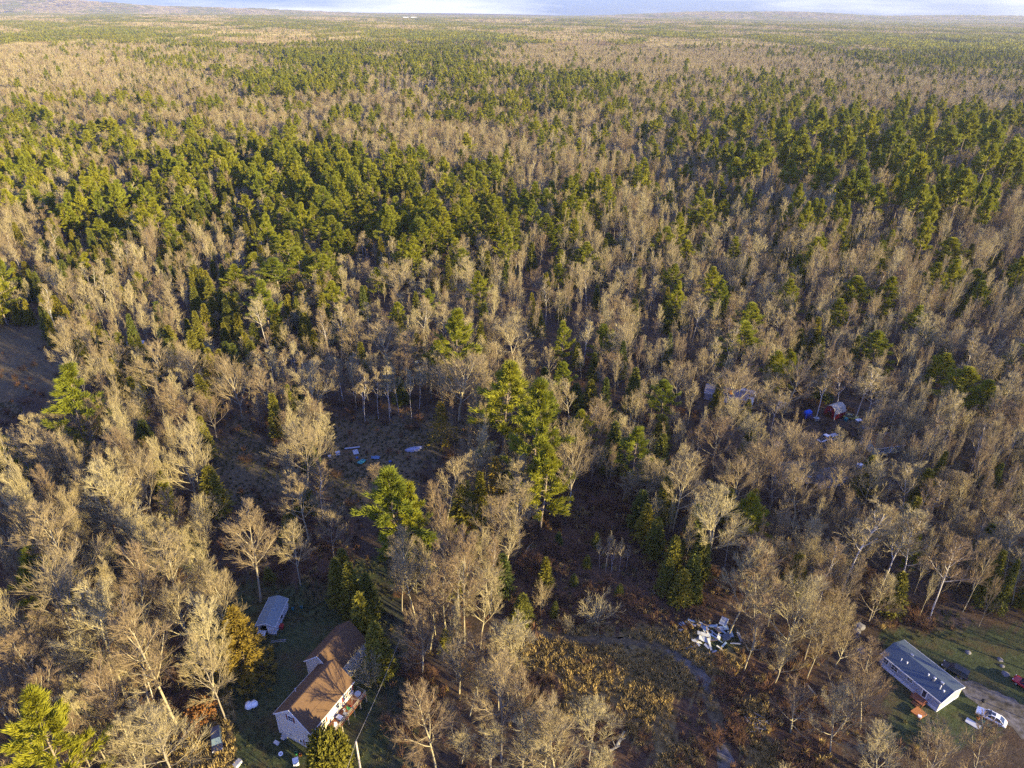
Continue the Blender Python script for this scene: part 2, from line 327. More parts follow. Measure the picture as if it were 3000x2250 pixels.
# ------------------------------------------------------------------ ground
def ground():
    r = np.concatenate([[0.0], np.geomspace(6, 18000, 330)])
    a = np.concatenate([np.linspace(-math.pi, -1.05, 40)[:-1], np.linspace(-1.05, 1.05, 420), np.linspace(1.05, math.pi, 40)[1:-1]])
    X = r[:, None] * np.sin(a); Y = r[:, None] * np.cos(a); Z = hills(X, Y)
    V = np.stack([X, Y, Z], -1).reshape(-1, 3); n, k = len(r), len(a)
    idx = np.arange(n * k).reshape(n, k); A = idx[:-1]; B = idx[1:]
    Q = np.stack([A, B, np.roll(B, -1, 1), np.roll(A, -1, 1)], -1).reshape(-1, 4)
    m = bpy.data.materials.new('forest_floor'); m.use_nodes = True; t = m.node_tree; N = t.nodes; L = t.links; b = N['Principled BSDF']; b.inputs['Roughness'].default_value = 0.95; b.inputs['Specular IOR Level'].default_value = 0.1
    at_ = N.new('ShaderNodeAttribute'); at_.attribute_name = 'cover'; co = N.new('ShaderNodeTexCoord')
    def noise(s, d=6):
        q = N.new('ShaderNodeTexNoise'); q.inputs['Scale'].default_value = s; q.inputs['Detail'].default_value = d; q.inputs['Roughness'].default_value = 0.7; L.new(co.outputs['Object'], q.inputs['Vector']); return q.outputs[0]
    def rng_(src, lo, hi, a0=0.3, a1=0.7):
        q = N.new('ShaderNodeMapRange'); q.inputs[1].default_value = a0; q.inputs[2].default_value = a1; q.inputs[3].default_value = lo; q.inputs[4].default_value = hi; L.new(src, q.inputs[0]); return q.outputs[0]
    hs = N.new('ShaderNodeHueSaturation'); L.new(at_.outputs['Color'], hs.inputs['Color']); L.new(rng_(noise(0.9), 0.5, 1.5), hs.inputs['Value'])
    mxa = N.new('ShaderNodeMix'); mxa.data_type = 'RGBA'; L.new(hs.outputs[0], mxa.inputs[6]); mxa.inputs[7].default_value = (0.085, 0.05, 0.028, 1); L.new(rng_(noise(0.16, 8), 0.0, 0.75, 0.48, 0.7), mxa.inputs[0])
    hs2 = N.new('ShaderNodeHueSaturation'); L.new(mxa.outputs[2], hs2.inputs['Color']); L.new(rng_(noise(5.0, 3), 0.6, 1.4), hs2.inputs['Value'])
    L.new(hs2.outputs[0], b.inputs['Base Color'])
    bp = N.new('ShaderNodeBump'); bp.inputs['Strength'].default_value = 0.7; bp.inputs['Distance'].default_value = 0.3; L.new(noise(2.5, 8), bp.inputs['Height']); L.new(bp.outputs[0], b.inputs['Normal'])
    me = mesh_arrays('ground', V, Q, [m], smooth=True)
    xv, yv, wv = proj(V); jit = np.random.default_rng(5).normal(0, 9, (2, len(V))); cl = cover(xv + jit[0], yv + jit[1])
    tab = {'.': (0.048, 0.060, 0.026), 'g': (0.105, 0.086, 0.050), 'h': (0.20, 0.145, 0.060), 'k': (0.082, 0.050, 0.032), 'w': (0.10, 0.09, 0.05), 'c': (0.085, 0.062, 0.045)}
    colr = np.full((len(V), 4), 1.0); colr[:, :3] = (0.060, 0.043, 0.029)
    dist = np.hypot(V[:, 0], V[:, 1]); infr = (wv > 5) & (xv > -200) & (xv < 2400) & (yv < 1900)
    for c, q in tab.items(): colr[(cl == c) & infr, :3] = q
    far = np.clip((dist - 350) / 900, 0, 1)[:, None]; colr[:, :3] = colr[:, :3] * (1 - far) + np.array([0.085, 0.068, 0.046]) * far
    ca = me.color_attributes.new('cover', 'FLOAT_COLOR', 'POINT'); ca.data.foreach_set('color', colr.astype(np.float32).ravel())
    return structure(link('ground', me))
ground()

def strip(name, pts, wid, mat, z=0.02, seed=0):
    """flat ribbon with an uneven edge through ground points"""
    rng = np.random.default_rng(seed); P = np.array(pts, float); t = np.concatenate([[0], np.cumsum(np.linalg.norm(np.diff(P, axis=0), axis=1))]); n = max(8, int(t[-1] / 1.2))
    s = np.linspace(0, t[-1], n); C = np.stack([np.interp(s, t, P[:, 0]), np.interp(s, t, P[:, 1])], -1)
    for _ in range(6): C[1:-1] = (C[:-2] + C[1:-1] * 2 + C[2:]) / 4
    T = unit(np.gradient(C, axis=0)); Nn = np.stack([-T[:, 1], T[:, 0]], -1)
    wl = np.interp(s / t[-1], np.linspace(0, 1, len(wid)), wid) / 2
    k = 5; rows = []
    for q in np.linspace(-1, 1, k): rows.append(np.concatenate([C + Nn * (q * (wl + rng.normal(0, 0.34, n)))[:, None], np.full((n, 1), z)], 1))
    V = np.stack(rows, 1).reshape(-1, 3); idx = np.arange(n * k).reshape(n, k)
    Q = np.stack([idx[:-1, :-1], idx[:-1, 1:], idx[1:, 1:], idx[1:, :-1]], -1).reshape(-1, 4)
    if (V[Q[0, 1]] - V[Q[0, 0]])[0] * (V[Q[0, 3]] - V[Q[0, 0]])[1] - (V[Q[0, 1]] - V[Q[0, 0]])[1] * (V[Q[0, 3]] - V[Q[0, 0]])[0] < 0: Q = Q[:, ::-1]
    return structure(link(name, mesh_arrays(name, V, Q, [mat])))
gravel = nmat('gravel', (0.16, 0.147, 0.14), 0.95, var=0.45, noise=0.25, hue=(0.075, 0.062, 0.038), bump=(6, 0.4))
dirt = nmat('worn_dirt', (0.095, 0.074, 0.046), 0.95, var=0.45, noise=0.3, hue=(0.11, 0.085, 0.045), bump=(4, 0.4))
V2 = lambda L_: [atv(x, y)[:2] for x, y in L_]
strip('dirt_track', V2([(1060, 1335), (1150, 1368), (1250, 1382), (1350, 1385), (1430, 1400), (1480, 1430)]), (1.5, 2.6, 2.6, 3.0), dirt, 0.02, 1)
strip('gravel_driveway', V2([(1440, 1405), (1470, 1424), (1497, 1446), (1520, 1472), (1533, 1500)]), (0.3, 2.6, 4.2, 3.4, 0.4), gravel, 0.035, 2)
strip('grassy_track', V2([(1500, 1452), (1530, 1490), (1545, 1530), (1556, 1580), (1566, 1640)]), (1.0, 2.4, 2.2, 2.6), dirt, 0.02, 6)
strip('gravel_driveway', V2([(1548, 1585), (1562, 1620), (1572, 1660), (1580, 1720)]), (0.3, 2.6, 4.0, 4.4), gravel, 0.035, 7)
strip('parking_driveway', V2([(2060, 1470), (2110, 1495), (2150, 1520), (2200, 1548), (2290, 1590)]), (2.6, 5.5, 7.0, 8.0, 8.0), gravel, 0.02, 3)
strip('mown_lane', V2([(840, 1290), (838, 1350), (850, 1420), (868, 1500), (875, 1600), (870, 1720)]), (6, 6, 5.5, 5.5), nmat('lane_grass', (0.060, 0.055, 0.034), 0.95, var=0.4, noise=0.3, hue=(0.04, 0.048, 0.024)), 0.02, 4)

# pond in the far woods
def pond():
    c = at(2765, 133); n = 40; a = np.arange(n) * 2 * math.pi / n; rr = 1 + 0.18 * np.sin(3 * a + 1) + 0.1 * np.sin(5 * a)
    V = np.concatenate([[[c[0], c[1], 0.3]], np.stack([c[0] + 95 * rr * np.cos(a), c[1] + 260 * rr * np.sin(a), np.full(n, 0.3)], -1)])
    Q = np.array([[0, 1 + i, 1 + (i + 1) % n] for i in range(n)])
    structure(link('pond_water', mesh_arrays('pond_water', V, Q, [nmat('pond_water', (0.03, 0.04, 0.045), 0.15, spec=0.5)])))
pond()

# ------------------------------------------------------------------ forest: survey of single trees, then fill
def base_of(xt, yt, yb):
    xb = xt + (1106 - xt) * (yb - yt) / (3534 - yt); b = atv(xb, yb)
    lo, hi = 0.5, 60.0
    for _ in range(30):
        mid = (lo + hi) / 2; y = proj(np.array([[b[0], b[1], mid]]))[1][0]
        if y > yt: lo = mid
        else: hi = mid
    d = float((b - EYE) @ FWD); return b[0], b[1], lo, d
# x, top, foot, width on the survey sheet
S_PINE = [(120,790,985,110),(40,1508,1765,140),(985,665,835,82),(1085,780,985,120),(1148,830,1105,115),(1172,965,1140,84),(840,1022,1240,130),(1600,690,800,80),(1905,715,805,70),(2040,760,852,62),
 (2085,790,888,88),(2130,820,920,66),(1380,928,1055,74),(1440,822,915,64),(510,572,645,56),(592,555,645,74),(640,532,625,82),(690,548,635,64),(1255,888,985,55),(1455,570,645,46),(1208,568,630,42),
 (1725,548,615,42),(1860,598,695,64),(2065,515,595,64),(2110,580,645,56),(883,1045,1228,84),(625,458,525,50),(682,470,530,46),(760,455,520,44),(885,430,520,56),(905,470,550,60),(865,455,530,48),(800,440,510,46),
 (1000,470,540,44),(965,480,555,46),(1050,445,520,50),(1030,465,540,46),(1180,460,530,40),(1285,430,500,44),(1560,430,500,44),(1500,455,520,40),(1735,720,800,0),(1530,505,565,44),(1320,505,560,38),
 (215,470,540,44),(250,490,550,48),(120,440,510,52),(60,400,470,52),(180,380,450,50),(1910,560,630,40),(1990,1150,1250,40)]
S_TALL = [(1870,360,500,44),(1905,395,520,40),(1990,330,500,46),(1985,395,530,46),(2090,365,520,50),(1700,250,380,34),(1660,300,420,40),(1630,330,440,40),(1740,290,420,40),(1770,230,360,36),(1785,335,470,44),(1830,270,400,36),(1880,245,380,36),
 (1940,260,400,36),(2000,250,390,36),(2060,270,400,36),(2100,240,380,36),(2150,260,400,36),(2190,300,440,40),(1590,340,440,36),(1600,235,340,30),(2140,310,450,40),(1965,300,440,38),(1720,345,460,40),(1820,380,500,42)]
S_SPRUCE = [(722,1208,1305,44),(750,1215,1330,46),(772,1285,1390,50),(805,1345,1455,58),(735,1188,1270,40),(786,1240,1335,44),(445,1010,1108,52),(1085,1198,1278,42),(1128,1285,1342,42),(1000,1040,1135,60),(1500,1200,1290,44),(1522,1160,1250,44),
 (1478,1232,1300,42),(1446,1208,1280,38),(410,1388,1442,28),(1625,928,992,36),(1888,985,1062,46),(1180,1205,1268,30),(1462,1160,1240,40),(1420,1120,1200,40),(1400,1090,1170,40),(1390,1060,1140,44),(960,1360,1408,26),(1240,1240,1262,16),(1340,1262,1288,18),(1200,1300,1330,18),(1460,1275,1302,20),(1510,1275,1300,18),(1290,1150,1180,18),(1270,1200,1225,16)]
S_SPARSE = [(1070,988,1112,58),(950,868,962,50)]
S_MAPLE = [(635,890,1055,118),(512,1090,1300,112),(640,1025,1165,85),(622,1128,1265,75),(703,1098,1205,80),(1237,920,1108,116),(985,755,908,135),(1605,795,908,104),(1720,782,892,104),(310,745,862,95),(400,745,852,90),(490,760,905,90),(575,785,908,66),(670,785,905,112),
 (850,560,648,84),(830,690,795,100),(755,690,795,76),(1110,690,785,108),(80,1180,1425,180),(130,1090,1335,150),(330,1150,1355,130),(370,1250,1405,120),(285,1300,1565,150),(450,1225,1372,104),(210,1000,1205,112),(280,960,1135,112),(380,930,1095,108),(230,1190,1425,120),(170,1260,1505,130),
 (392,1300,1525,112),(430,1370,1560,96),(90,1420,1605,112),(200,1400,1612,122),(310,1520,1705,140),(150,1560,1705,100),(250,1560,1722,104),(30,1350,1545,112),(60,920,1092,84),(880,1140,1345,86),(950,1160,1398,102),(990,1130,1402,92),(915,1230,1405,88),(1032,1220,1402,88),(1060,1060,1215,112),(1122,1040,1185,84),(900,1330,1465,112),
 (1080,1420,1645,112),(1135,1440,1625,104),(1180,1500,1692,116),(1225,1560,1725,130),(1130,1575,1725,92),(1285,1500,1642,88),(975,1490,1602,64),(992,1560,1652,72),(1060,1585,1705,84),(890,1620,1692,52),(1740,1250,1435,132),(1778,1290,1425,92),(1682,1180,1402,132),(1622,1150,1372,104),
 (1925,1400,1575,98),(1868,1430,1575,124),(1838,1500,1625,112),(1950,1572,1705,104),(2050,1585,1725,140),(2175,1550,1722,96),(1010,1440,1548,74),(1560,1040,1240,100),(1480,960,1150,90),(1720,920,1040,110),(1290,870,985,80),(1650,935,1075,100),(1690,980,1105,96),(1765,940,1065,100),(1560,905,1015,100),(1640,900,1000,84),(1830,960,1085,92),(1590,850,960,90),(1905,985,1110,90),(1745,1000,1130,100),(1610,980,1110,100),(800,1000,1100,60)]
S_BIRCH = [(1790,795,908,60),(1835,780,908,62),(1880,790,905,62),(1905,800,918,72),(1300,1165,1228,16),(1315,1158,1238,17),(1330,1150,1234,18),(1345,1163,1243,17),(1358,1175,1232,15),(1326,1170,1240,15),(560,640,760,50),(700,660,790,40),(720,650,780,40),(905,640,760,44),(805,790,905,34),(830,790,912,36),(775,800,912,36),(2090,450,510,22),(1960,1100,1290,90),(2010,1120,1300,90),(2080,1160,1330,90),(1880,1080,1280,90)]
S_BUSH = [(1172,1252,1316,50),(1290,1282,1345,84),(786,1402,1485,66),(1225,1330,1362,36)]

# things that stay in view: nothing may grow between them and the camera (survey boxes)
KEEP = [(585,1335,790,1625),(555,1290,625,1380),(1895,1375,2095,1545),(2110,1530,2180,1575),(2030,1425,2095,1475),(1470,1340,1590,1405),(1735,868,1850,915),(450,1570,490,1625),
        (880,955,920,980),(720,958,760,980),(525,1505,560,1535),(760,1600,790,1659)]
rng = np.random.default_rng(2024)
T = {'kind': [], 'x': [], 'y': [], 'h': [], 'w': [], 'man': [], 'var': []}
def put(kind, x, y, h, w_, man=0, var=-1):
    for k, v in zip(('kind', 'x', 'y', 'h', 'w', 'man', 'var'), (kind, x, y, h, w_, man, var)): T[k].append(v)
for lst, kd, var in ((S_PINE, 'pine_tree', -1), (S_TALL, 'tall_pine', -1), (S_SPRUCE, 'spruce_tree', -1), (S_SPARSE, 'spruce_tree', 90), (S_MAPLE, 'bare_tree', -1), (S_BIRCH, 'birch_tree', -1), (S_BUSH, 'bare_bush', -1), ([(495, 1312, 1462, 96)], 'pine_tree', 91), ([(697, 1578, 1672, 94)], 'round_shrub', -1)):
    for (x, yt, yb, wp) in lst:
        if wp <= 0: continue
        bx, by, h, d = base_of(x, yt, yb); put(kd, bx, by, h, wp * VK * d / FPX, 1, var)
MAN = np.stack([T['x'], T['y'], T['w']], -1)
man_xy = proj(np.stack([T['x'], T['y'], np.array(T['h']) * 0.65], -1)); man_d = np.hypot(T['x'], T['y'])
man_kind = np.array(T['kind']); man_w = np.array(T['w']) * FPX / man_xy[2] / VK

TABLE = {'b': (.84, .015, .085, .04, 0), 'f': (.58, 0, .02, .40, 0), 'n': (.70, .10, .16, .04, 0), 'm': (.58, .085, .11, .04, 0), 'p': (.35, .215, .15, .02, 0), 's': (.36, .05, .55, .02, 0), 't': (.48, .03, .09, .05, .08), 'c': (.62, 0, .03, .05, 0), 'k': (.012, 0, .03, .01, 0), 'h': (.01, 0, .005, .005, 0)}
KINDS = ['bare_tree', 'pine_tree', 'spruce_tree', 'birch_tree', 'tall_pine']
def mix(tb, n):                                         # share of pines drifts in patches
    t = list(tb); k = max(0.0, 1 + .9 * n); d = t[1] * (1 - k); t[1] -= d; t[0] = max(0, t[0] + d * 0.8); return t
def drift(x, y): return .5 * (np.sin(x * .055 + 2.1 * np.sin(y * .021)) * np.sin(y * .034 + 1.4 * np.sin(x * .019 + 1)) + np.sin(x * .013 + y * .021 + 2 * np.sin(y * .008)))
def fill(dmax, sp, extra=None):
    n = int(dmax * 1.1 / sp); gx, gy = np.meshgrid(np.arange(-n, n), np.arange(4, int(dmax / sp)))
    x = (gx + rng.uniform(-.48, .48, gx.shape)).ravel() * sp; y = (gy + rng.uniform(-.48, .48, gy.shape)).ravel() * sp
    sel = np.abs(x) < 0.86 * y + 75; x, y = x[sel], y[sel]
    xv, yv, _ = proj(np.stack([x, y, np.full_like(x, 13.0)], -1)); bxv, byv, bw = proj(np.stack([x, y, np.zeros_like(x)], -1)); txv, tyv, _ = proj(np.stack([x, y, np.full_like(x, 19.0)], -1))
    sd = np.clip((np.hypot(x, y) - 150) / 12, 3, 16); c = cover(xv + rng.normal(0, 1, len(x)) * sd, yv + rng.normal(0, .8, len(x)) * sd); cb = cover(bxv, byv); ct = cover(txv, tyv)
    for i in range(len(x)):
        if extra and not any(a0 < xv[i] < a1 and b0 < yv[i] < b1 and rng.uniform() < pr_ for (a0, a1, b0, b1), pr_ in extra): continue
        L_ = c[i]; inside = -60 < bxv[i] < 2280 and byv[i] < 1680
        if not inside and (L_ in '.gkhc' or byv[i] > 1680): L_ = 'b' if rng.uniform() < (0.16 if y[i] < 70 and x[i] > -45 else 0.45) else '.'
        if L_ not in TABLE: continue
        if inside and (cb[i] in '.gw' or (ct[i] in '.g' and yv[i] > 600)): continue
        if inside and cb[i] in 'kh' and L_ not in 'kh' and rng.uniform() < 0.6: continue
        r = rng.uniform(); acc = 0; kd = None
        for k, pr in zip(KINDS, mix(TABLE[L_], drift(x[i], y[i]))):
            acc += pr
            if r < acc: kd = k; break
        if kd is None or (kd == 'bare_tree' and math.hypot(x[i], y[i]) > 240 and rng.uniform() < .22): continue
        if kd in ('spruce_tree', 'pine_tree') and yv[i] > 1180 and 1080 < xv[i] < 1900: continue
        if extra and L_ not in 'bfc': continue
        if extra and kd == 'bare_tree' and rng.uniform() < .5: kd = 'birch_tree' if rng.uniform() < .25 else kd
        young = L_ in 'kh'; d = math.hypot(x[i], y[i])
        u = rng.uniform
        h, w_ = {'bare_tree': (u(12, 20.5), u(6.2, 10.8)), 'pine_tree': (u(17, 27), u(8, 12)), 'spruce_tree': (u(8, 16), u(3.4, 5.4)), 'birch_tree': (u(16, 22), u(4.5, 6.5)), 'tall_pine': (u(27, 36), u(5, 7.5))}[kd]
        hn = drift(x[i] * .8 + 300, y[i] * .8 + 90); gap = drift(x[i] * 1.5 + 700, y[i] * 1.5)
        if kd == 'bare_tree' and d > 130 and yv[i] < 840 and gap < -.42 and rng.uniform() < .6: continue
        if kd in ('bare_tree', 'birch_tree'): h *= 1 + .38 * hn; w_ *= 1 + .12 * hn
        if kd == 'bare_tree' and rng.uniform() < .45: w_ *= 0.56; h *= 1.06
        if extra: w_ *= .66; h = max(h, 14) * 1.05
        if not inside and y[i] < 70: h *= .6
        if L_ in 's' and kd == 'bare_tree': h *= 0.7
        if kd == 'pine_tree' and L_ in 'bn': h *= 0.8; w_ *= 0.85
        if young: h, w_ = h * 0.3, w_ * 0.4
        dm = np.hypot(MAN[:, 0] - x[i], MAN[:, 1] - y[i])
        if (dm < (MAN[:, 2] + w_) * 0.24).any(): continue
        if bw[i] > 5:
            hw = w_ / 2 * FPX / bw[i] / VK; top = proj(np.array([[x[i], y[i], h]]))[1][0]; cx_, bot = xv[i], byv[i]
            if any(cx_ + hw > a0 and cx_ - hw < a1 and top < b1 and bot > b0 + (b1 - b0) * 0.2 for a0, b0, a1, b1 in KEEP): continue
            hide = (np.abs(man_xy[0] - cx_) < man_w * 0.45) & (man_d > d) & (man_xy[1] > top) & (man_xy[1] < bot)
            if hide.any() and rng.uniform() < 0.85: continue
        put(kd, x[i], y[i], h, w_)
fill(560, 5.6)
fill(230, 5.3, (((1380, 2212, 880, 1340), .42), ((0, 520, 940, 1659), .30), ((845, 1090, 1110, 1400), .45), ((560, 930, 760, 930), .35)))
for k in ('x', 'y', 'h', 'w', 'man', 'var'): T[k] = np.array(T[k])
T['kind'] = np.array(T['kind'])
NT = len(T['x']); TD = np.hypot(T['x'], T['y']); tz = np.zeros(NT)
tx, ty, tw = proj(np.stack([T['x'], T['y'], T['h'] * 0.75], -1)); bx_, by_, _ = proj(np.stack([T['x'], T['y'], tz], -1)); topy = proj(np.stack([T['x'], T['y'], T['h'] * 0.97], -1))[1]
view = (tw > 5) & (tx > -25) & (tx < 2237) & (topy < 1650) & (topy > 0)
indiv = np.zeros(NT, bool)
for k in set(T['kind']):
    s = np.where((T['kind'] == k) & view)[0]; size = T['h'][s] * T['w'][s] / tw[s] ** 2 * (1 + 50 * T['man'][s])
    indiv[s[np.argsort(-size)][:298]] = True
T['var'] = np.where(T['var'] < 0, rng.integers(0, 99, NT) % np.array([NPROTO.get(k, 1) for k in T['kind']]), T['var'])
slimm = (T['kind'] == 'bare_tree') & (T['w'] / T['h'] < 0.52); T['var'][slimm] = 5 + rng.integers(0, 4, slimm.sum())
fat = (T['kind'] == 'bare_tree') & ~slimm; T['var'][fat] = rng.integers(0, 5, fat.sum())
TR = rng.uniform(0, 6.28, NT); lean_ = rng.normal(0, 1, (NT, 2)) * np.where(np.isin(T['kind'], ['bare_tree', 'birch_tree']), .055, .018)[:, None] * np.where(T['man'] > 0, .5, 1)[:, None]

def bush(seed, H, W):
    r_ = np.random.default_rng(seed); n = 16; az = r_.uniform(0, 6.28, n); el = np.radians(r_.uniform(38, 80, n)); d = np.stack([np.cos(az) * np.cos(el), np.sin(az) * np.cos(el), np.sin(el)], -1)
    s = grow(r_, r_.normal(0, .15, (n, 3)) * [1, 1, 0], d, np.full(n, H * 0.9) * r_.uniform(.7, 1.1, n), 5, 0.02, 0.1)
    a, b_, l = children(r_, s, 7, .2, 1, (.3, .8), (.3, .5), np.full(n, H)); b2 = grow(r_, a, b_, l, 3, -.02, .12)
    p, d3, l3 = children(r_, b2, 6, .2, 1, (.3, .8), (.4, .7), l)
    return tubes(s, .045, .018, 3), merge([tubes(b2, .022, .01, 3), slivers(r_, p, d3, l3 + .2, .014)])
def round_shrub(seed, H, W):
    r_ = np.random.default_rng(seed); n = 900; d = unit(r_.normal(0, 1, (n, 3))); d[:, 2] = np.abs(d[:, 2] * 1.15) - 0.25
    rad = r_.uniform(.55, 1.0, n)[:, None]; C = d * rad * np.array([W / 2, W / 2, H * 0.62]) * r_.uniform(.85, 1.12, (n, 1)) + [0, 0, H * 0.36]
    C[:, 2] = np.maximum(C[:, 2], 0.15); tr = grow(r_, np.zeros((5, 3)), r_.normal(0, .3, (5, 3)) + [0, 0, 1], np.full(5, H * .7), 3, 0, .1)
    return tubes(tr, .08, .03, 4), needles(r_, C, unit(d), 11, 0.5, 0.09, .35, .6)

ORD = ['nearest', 'second nearest', 'third nearest', 'fourth nearest', 'fifth nearest', 'sixth nearest', 'seventh nearest', 'eighth nearest', 'ninth nearest', 'tenth nearest', 'eleventh nearest', 'twelfth nearest']
MARKS = [('the brown roofed house', 690, 1480), ('the long grey shed', 590, 1340), ('the dark car in golden grass', 468, 1595), ('the two white sacks', 542, 1520), ('the scrap heap', 1535, 1375), ('the blue grey mobile home', 1995, 1460), ('the white sedan', 2145, 1550),
         ('the red barn shed', 1790, 892), ('the blue tarp', 1742, 890), ('the brown roofed cabin', 1900, 955), ('the green roofed house', 1710, 1020), ('the shaded dark field', 70, 780), ('the junk strewn clearing', 800, 985), ('the brushy opening', 1290, 1200), ('the tall double pine', 1130, 960), ('the lone sunlit gold pine', 500, 1390),
         ('the rounded pine above the field', 120, 850), ('the pine by the house lane', 840, 1110), ('the flat topped pine', 1600, 730), ('the four pine cluster', 620, 580), ('the white camper', 1610, 875), ('the spruce row by the house', 765, 1300), ('the right hand pine cluster', 2090, 820), ('the dirt track', 1300, 1385), ('the golden grass field', 1200, 1430), ('the birches by the barn', 1850, 840),
         ('the lone mid wood pine', 985, 720), ('the power pole', 775, 1630), ('the corner pine', 40, 1580), ('the bog in the far woods', 850, 185), ('the far pond', 2025, 98), ('the tall pine stand', 1900, 330), ('the central pine band', 900, 490)]
NOUN = {'bare_tree': 'bare tree', 'pine_tree': 'pine', 'spruce_tree': 'small spruce', 'birch_tree': 'pale stemmed birch', 'tall_pine': 'tall pine', 'bare_bush': 'bare bush', 'round_shrub': 'round evergreen shrub'}
def look_word(k, h, w_):
    if k in ('bare_tree', 'birch_tree'): return ('slender ' if w_ / h < .38 else 'broad ' if w_ / h > .52 else 'upright ') + NOUN[k]
    if k == 'pine_tree': return ('broad ' if w_ / h > .42 else 'upright ') + 'yellow green pine'
    if k == 'tall_pine': return 'tall bare trunked pine'
    if k == 'spruce_tree': return ('very small pointed ' if h < 8 else 'pointed ') + 'green spruce'
    return NOUN[k]
GROUP = {'bare_tree': 'bare deciduous trees of the near woods', 'pine_tree': 'yellow green pines in the woods', 'spruce_tree': 'small pointed spruces in the woods', 'birch_tree': 'pale birches in the woods', 'tall_pine': 'tall pines with bare lower trunks', 'bare_bush': 'bare bushes in the open ground', 'round_shrub': None}
LABEL = {}
def label_trees():
    mk = np.array([[a, b] for _, a, b in MARKS]); buckets = {}
    for i in np.where(indiv)[0]:
        dx = bx_[i] - mk[:, 0]; dy = (by_[i] - mk[:, 1]) * 1.3; j = int(np.argmin(np.hypot(dx, dy))); a, b = dx[j], dy[j]
        rel = ('left of' if a < 0 else 'right of') if abs(a) > abs(b) else ('behind' if b < 0 else 'in front of')
        buckets.setdefault((look_word(T['kind'][i], T['h'][i], T['w'][i]), MARKS[j][0], rel), []).append((math.hypot(a, b), i))
    for (lw, mkn, rel), v in buckets.items():
        v.sort()
        for n, (_, i) in enumerate(v):
            if len(v) == 1: LABEL[i] = f'the one {lw} {rel} {mkn}'
            elif n < 12: LABEL[i] = f'{lw}, {ORD[n]} {rel} {mkn}'
            else: LABEL[i] = f'{lw} in the deep woods {rel} {mkn}'
label_trees()

def add_tree(i, mt, mc, bh, bw):
    k = T['kind'][i]; e = link('tall_pine_tree' if k == 'tall_pine' else k, None, loc=(T['x'][i], T['y'][i], 0), rotz=TR[i]); s = T['h'][i] / bh; sw = T['w'][i] / bw
    e.scale = (sw, sw, s); e.rotation_euler = (lean_[i, 0], lean_[i, 1], TR[i]); e.empty_display_size = 0.5
    tag(e, LABEL[i], {'bare_bush': 'bush', 'round_shrub': 'shrub'}.get(k, 'tree'), GROUP[k])
    link('trunk', mt, e); link('crown', mc, e)
MESH = {}
PW = {'bare_tree': 11.5, 'birch_tree': 5.5, 'pine_tree': 9.5, 'tall_pine': 5.6, 'spruce_tree': 3.8}
for i in np.where(indiv)[0]:
    k, v = T['kind'][i], int(T['var'][i])
    if k in ('bare_bush', 'round_shrub') or v >= 90:
        if k == 'bare_bush': t, m1, m2, bh, bw = fit(bush(i, 4, 4), 4, 4), 'bark', 'twig', 4, 4
        elif k == 'round_shrub': t, m1, m2, bh, bw = round_shrub(i, 5, 6), 'pine_bark', 'spruce', 5, 6
        elif v == 90: t, m1, m2, bh, bw = fit(spruce_tree(i, 10, 4, 0, True), 10, 4), 'bark', 'gold', 10, 4
        else: t, m1, m2, bh, bw = fit(spruce_tree(i, 20, 11, 0, False, 3), 20, 11), 'pine_bark', 'gold', 20, 11
        key = (k, v, i); (tv, tq), (cv, cq) = t
        MESH[key] = (mesh_arrays(k + '_trunk', tv, tq, [M[m1]]), mesh_arrays(k + '_crown', cv, cq, [M[m2]]))
    else:
        lod = 0 if TD[i] < 420 else 1
        key = (k, v, lod); bh = BASEH[k]; bw = 7.0 if (k == 'bare_tree' and v >= 5) else PW[k]
        if key not in MESH:
            ((tv, tq), (cv, cq)), m1, m2 = make(k, v, lod)
            MESH[key] = (mesh_arrays(k + '_trunk', tv, tq, [M[m1]]), mesh_arrays(k + '_crown', cv, cq, [M[m2]]))
    add_tree(i, MESH[key][0], MESH[key][1], bh, bw)

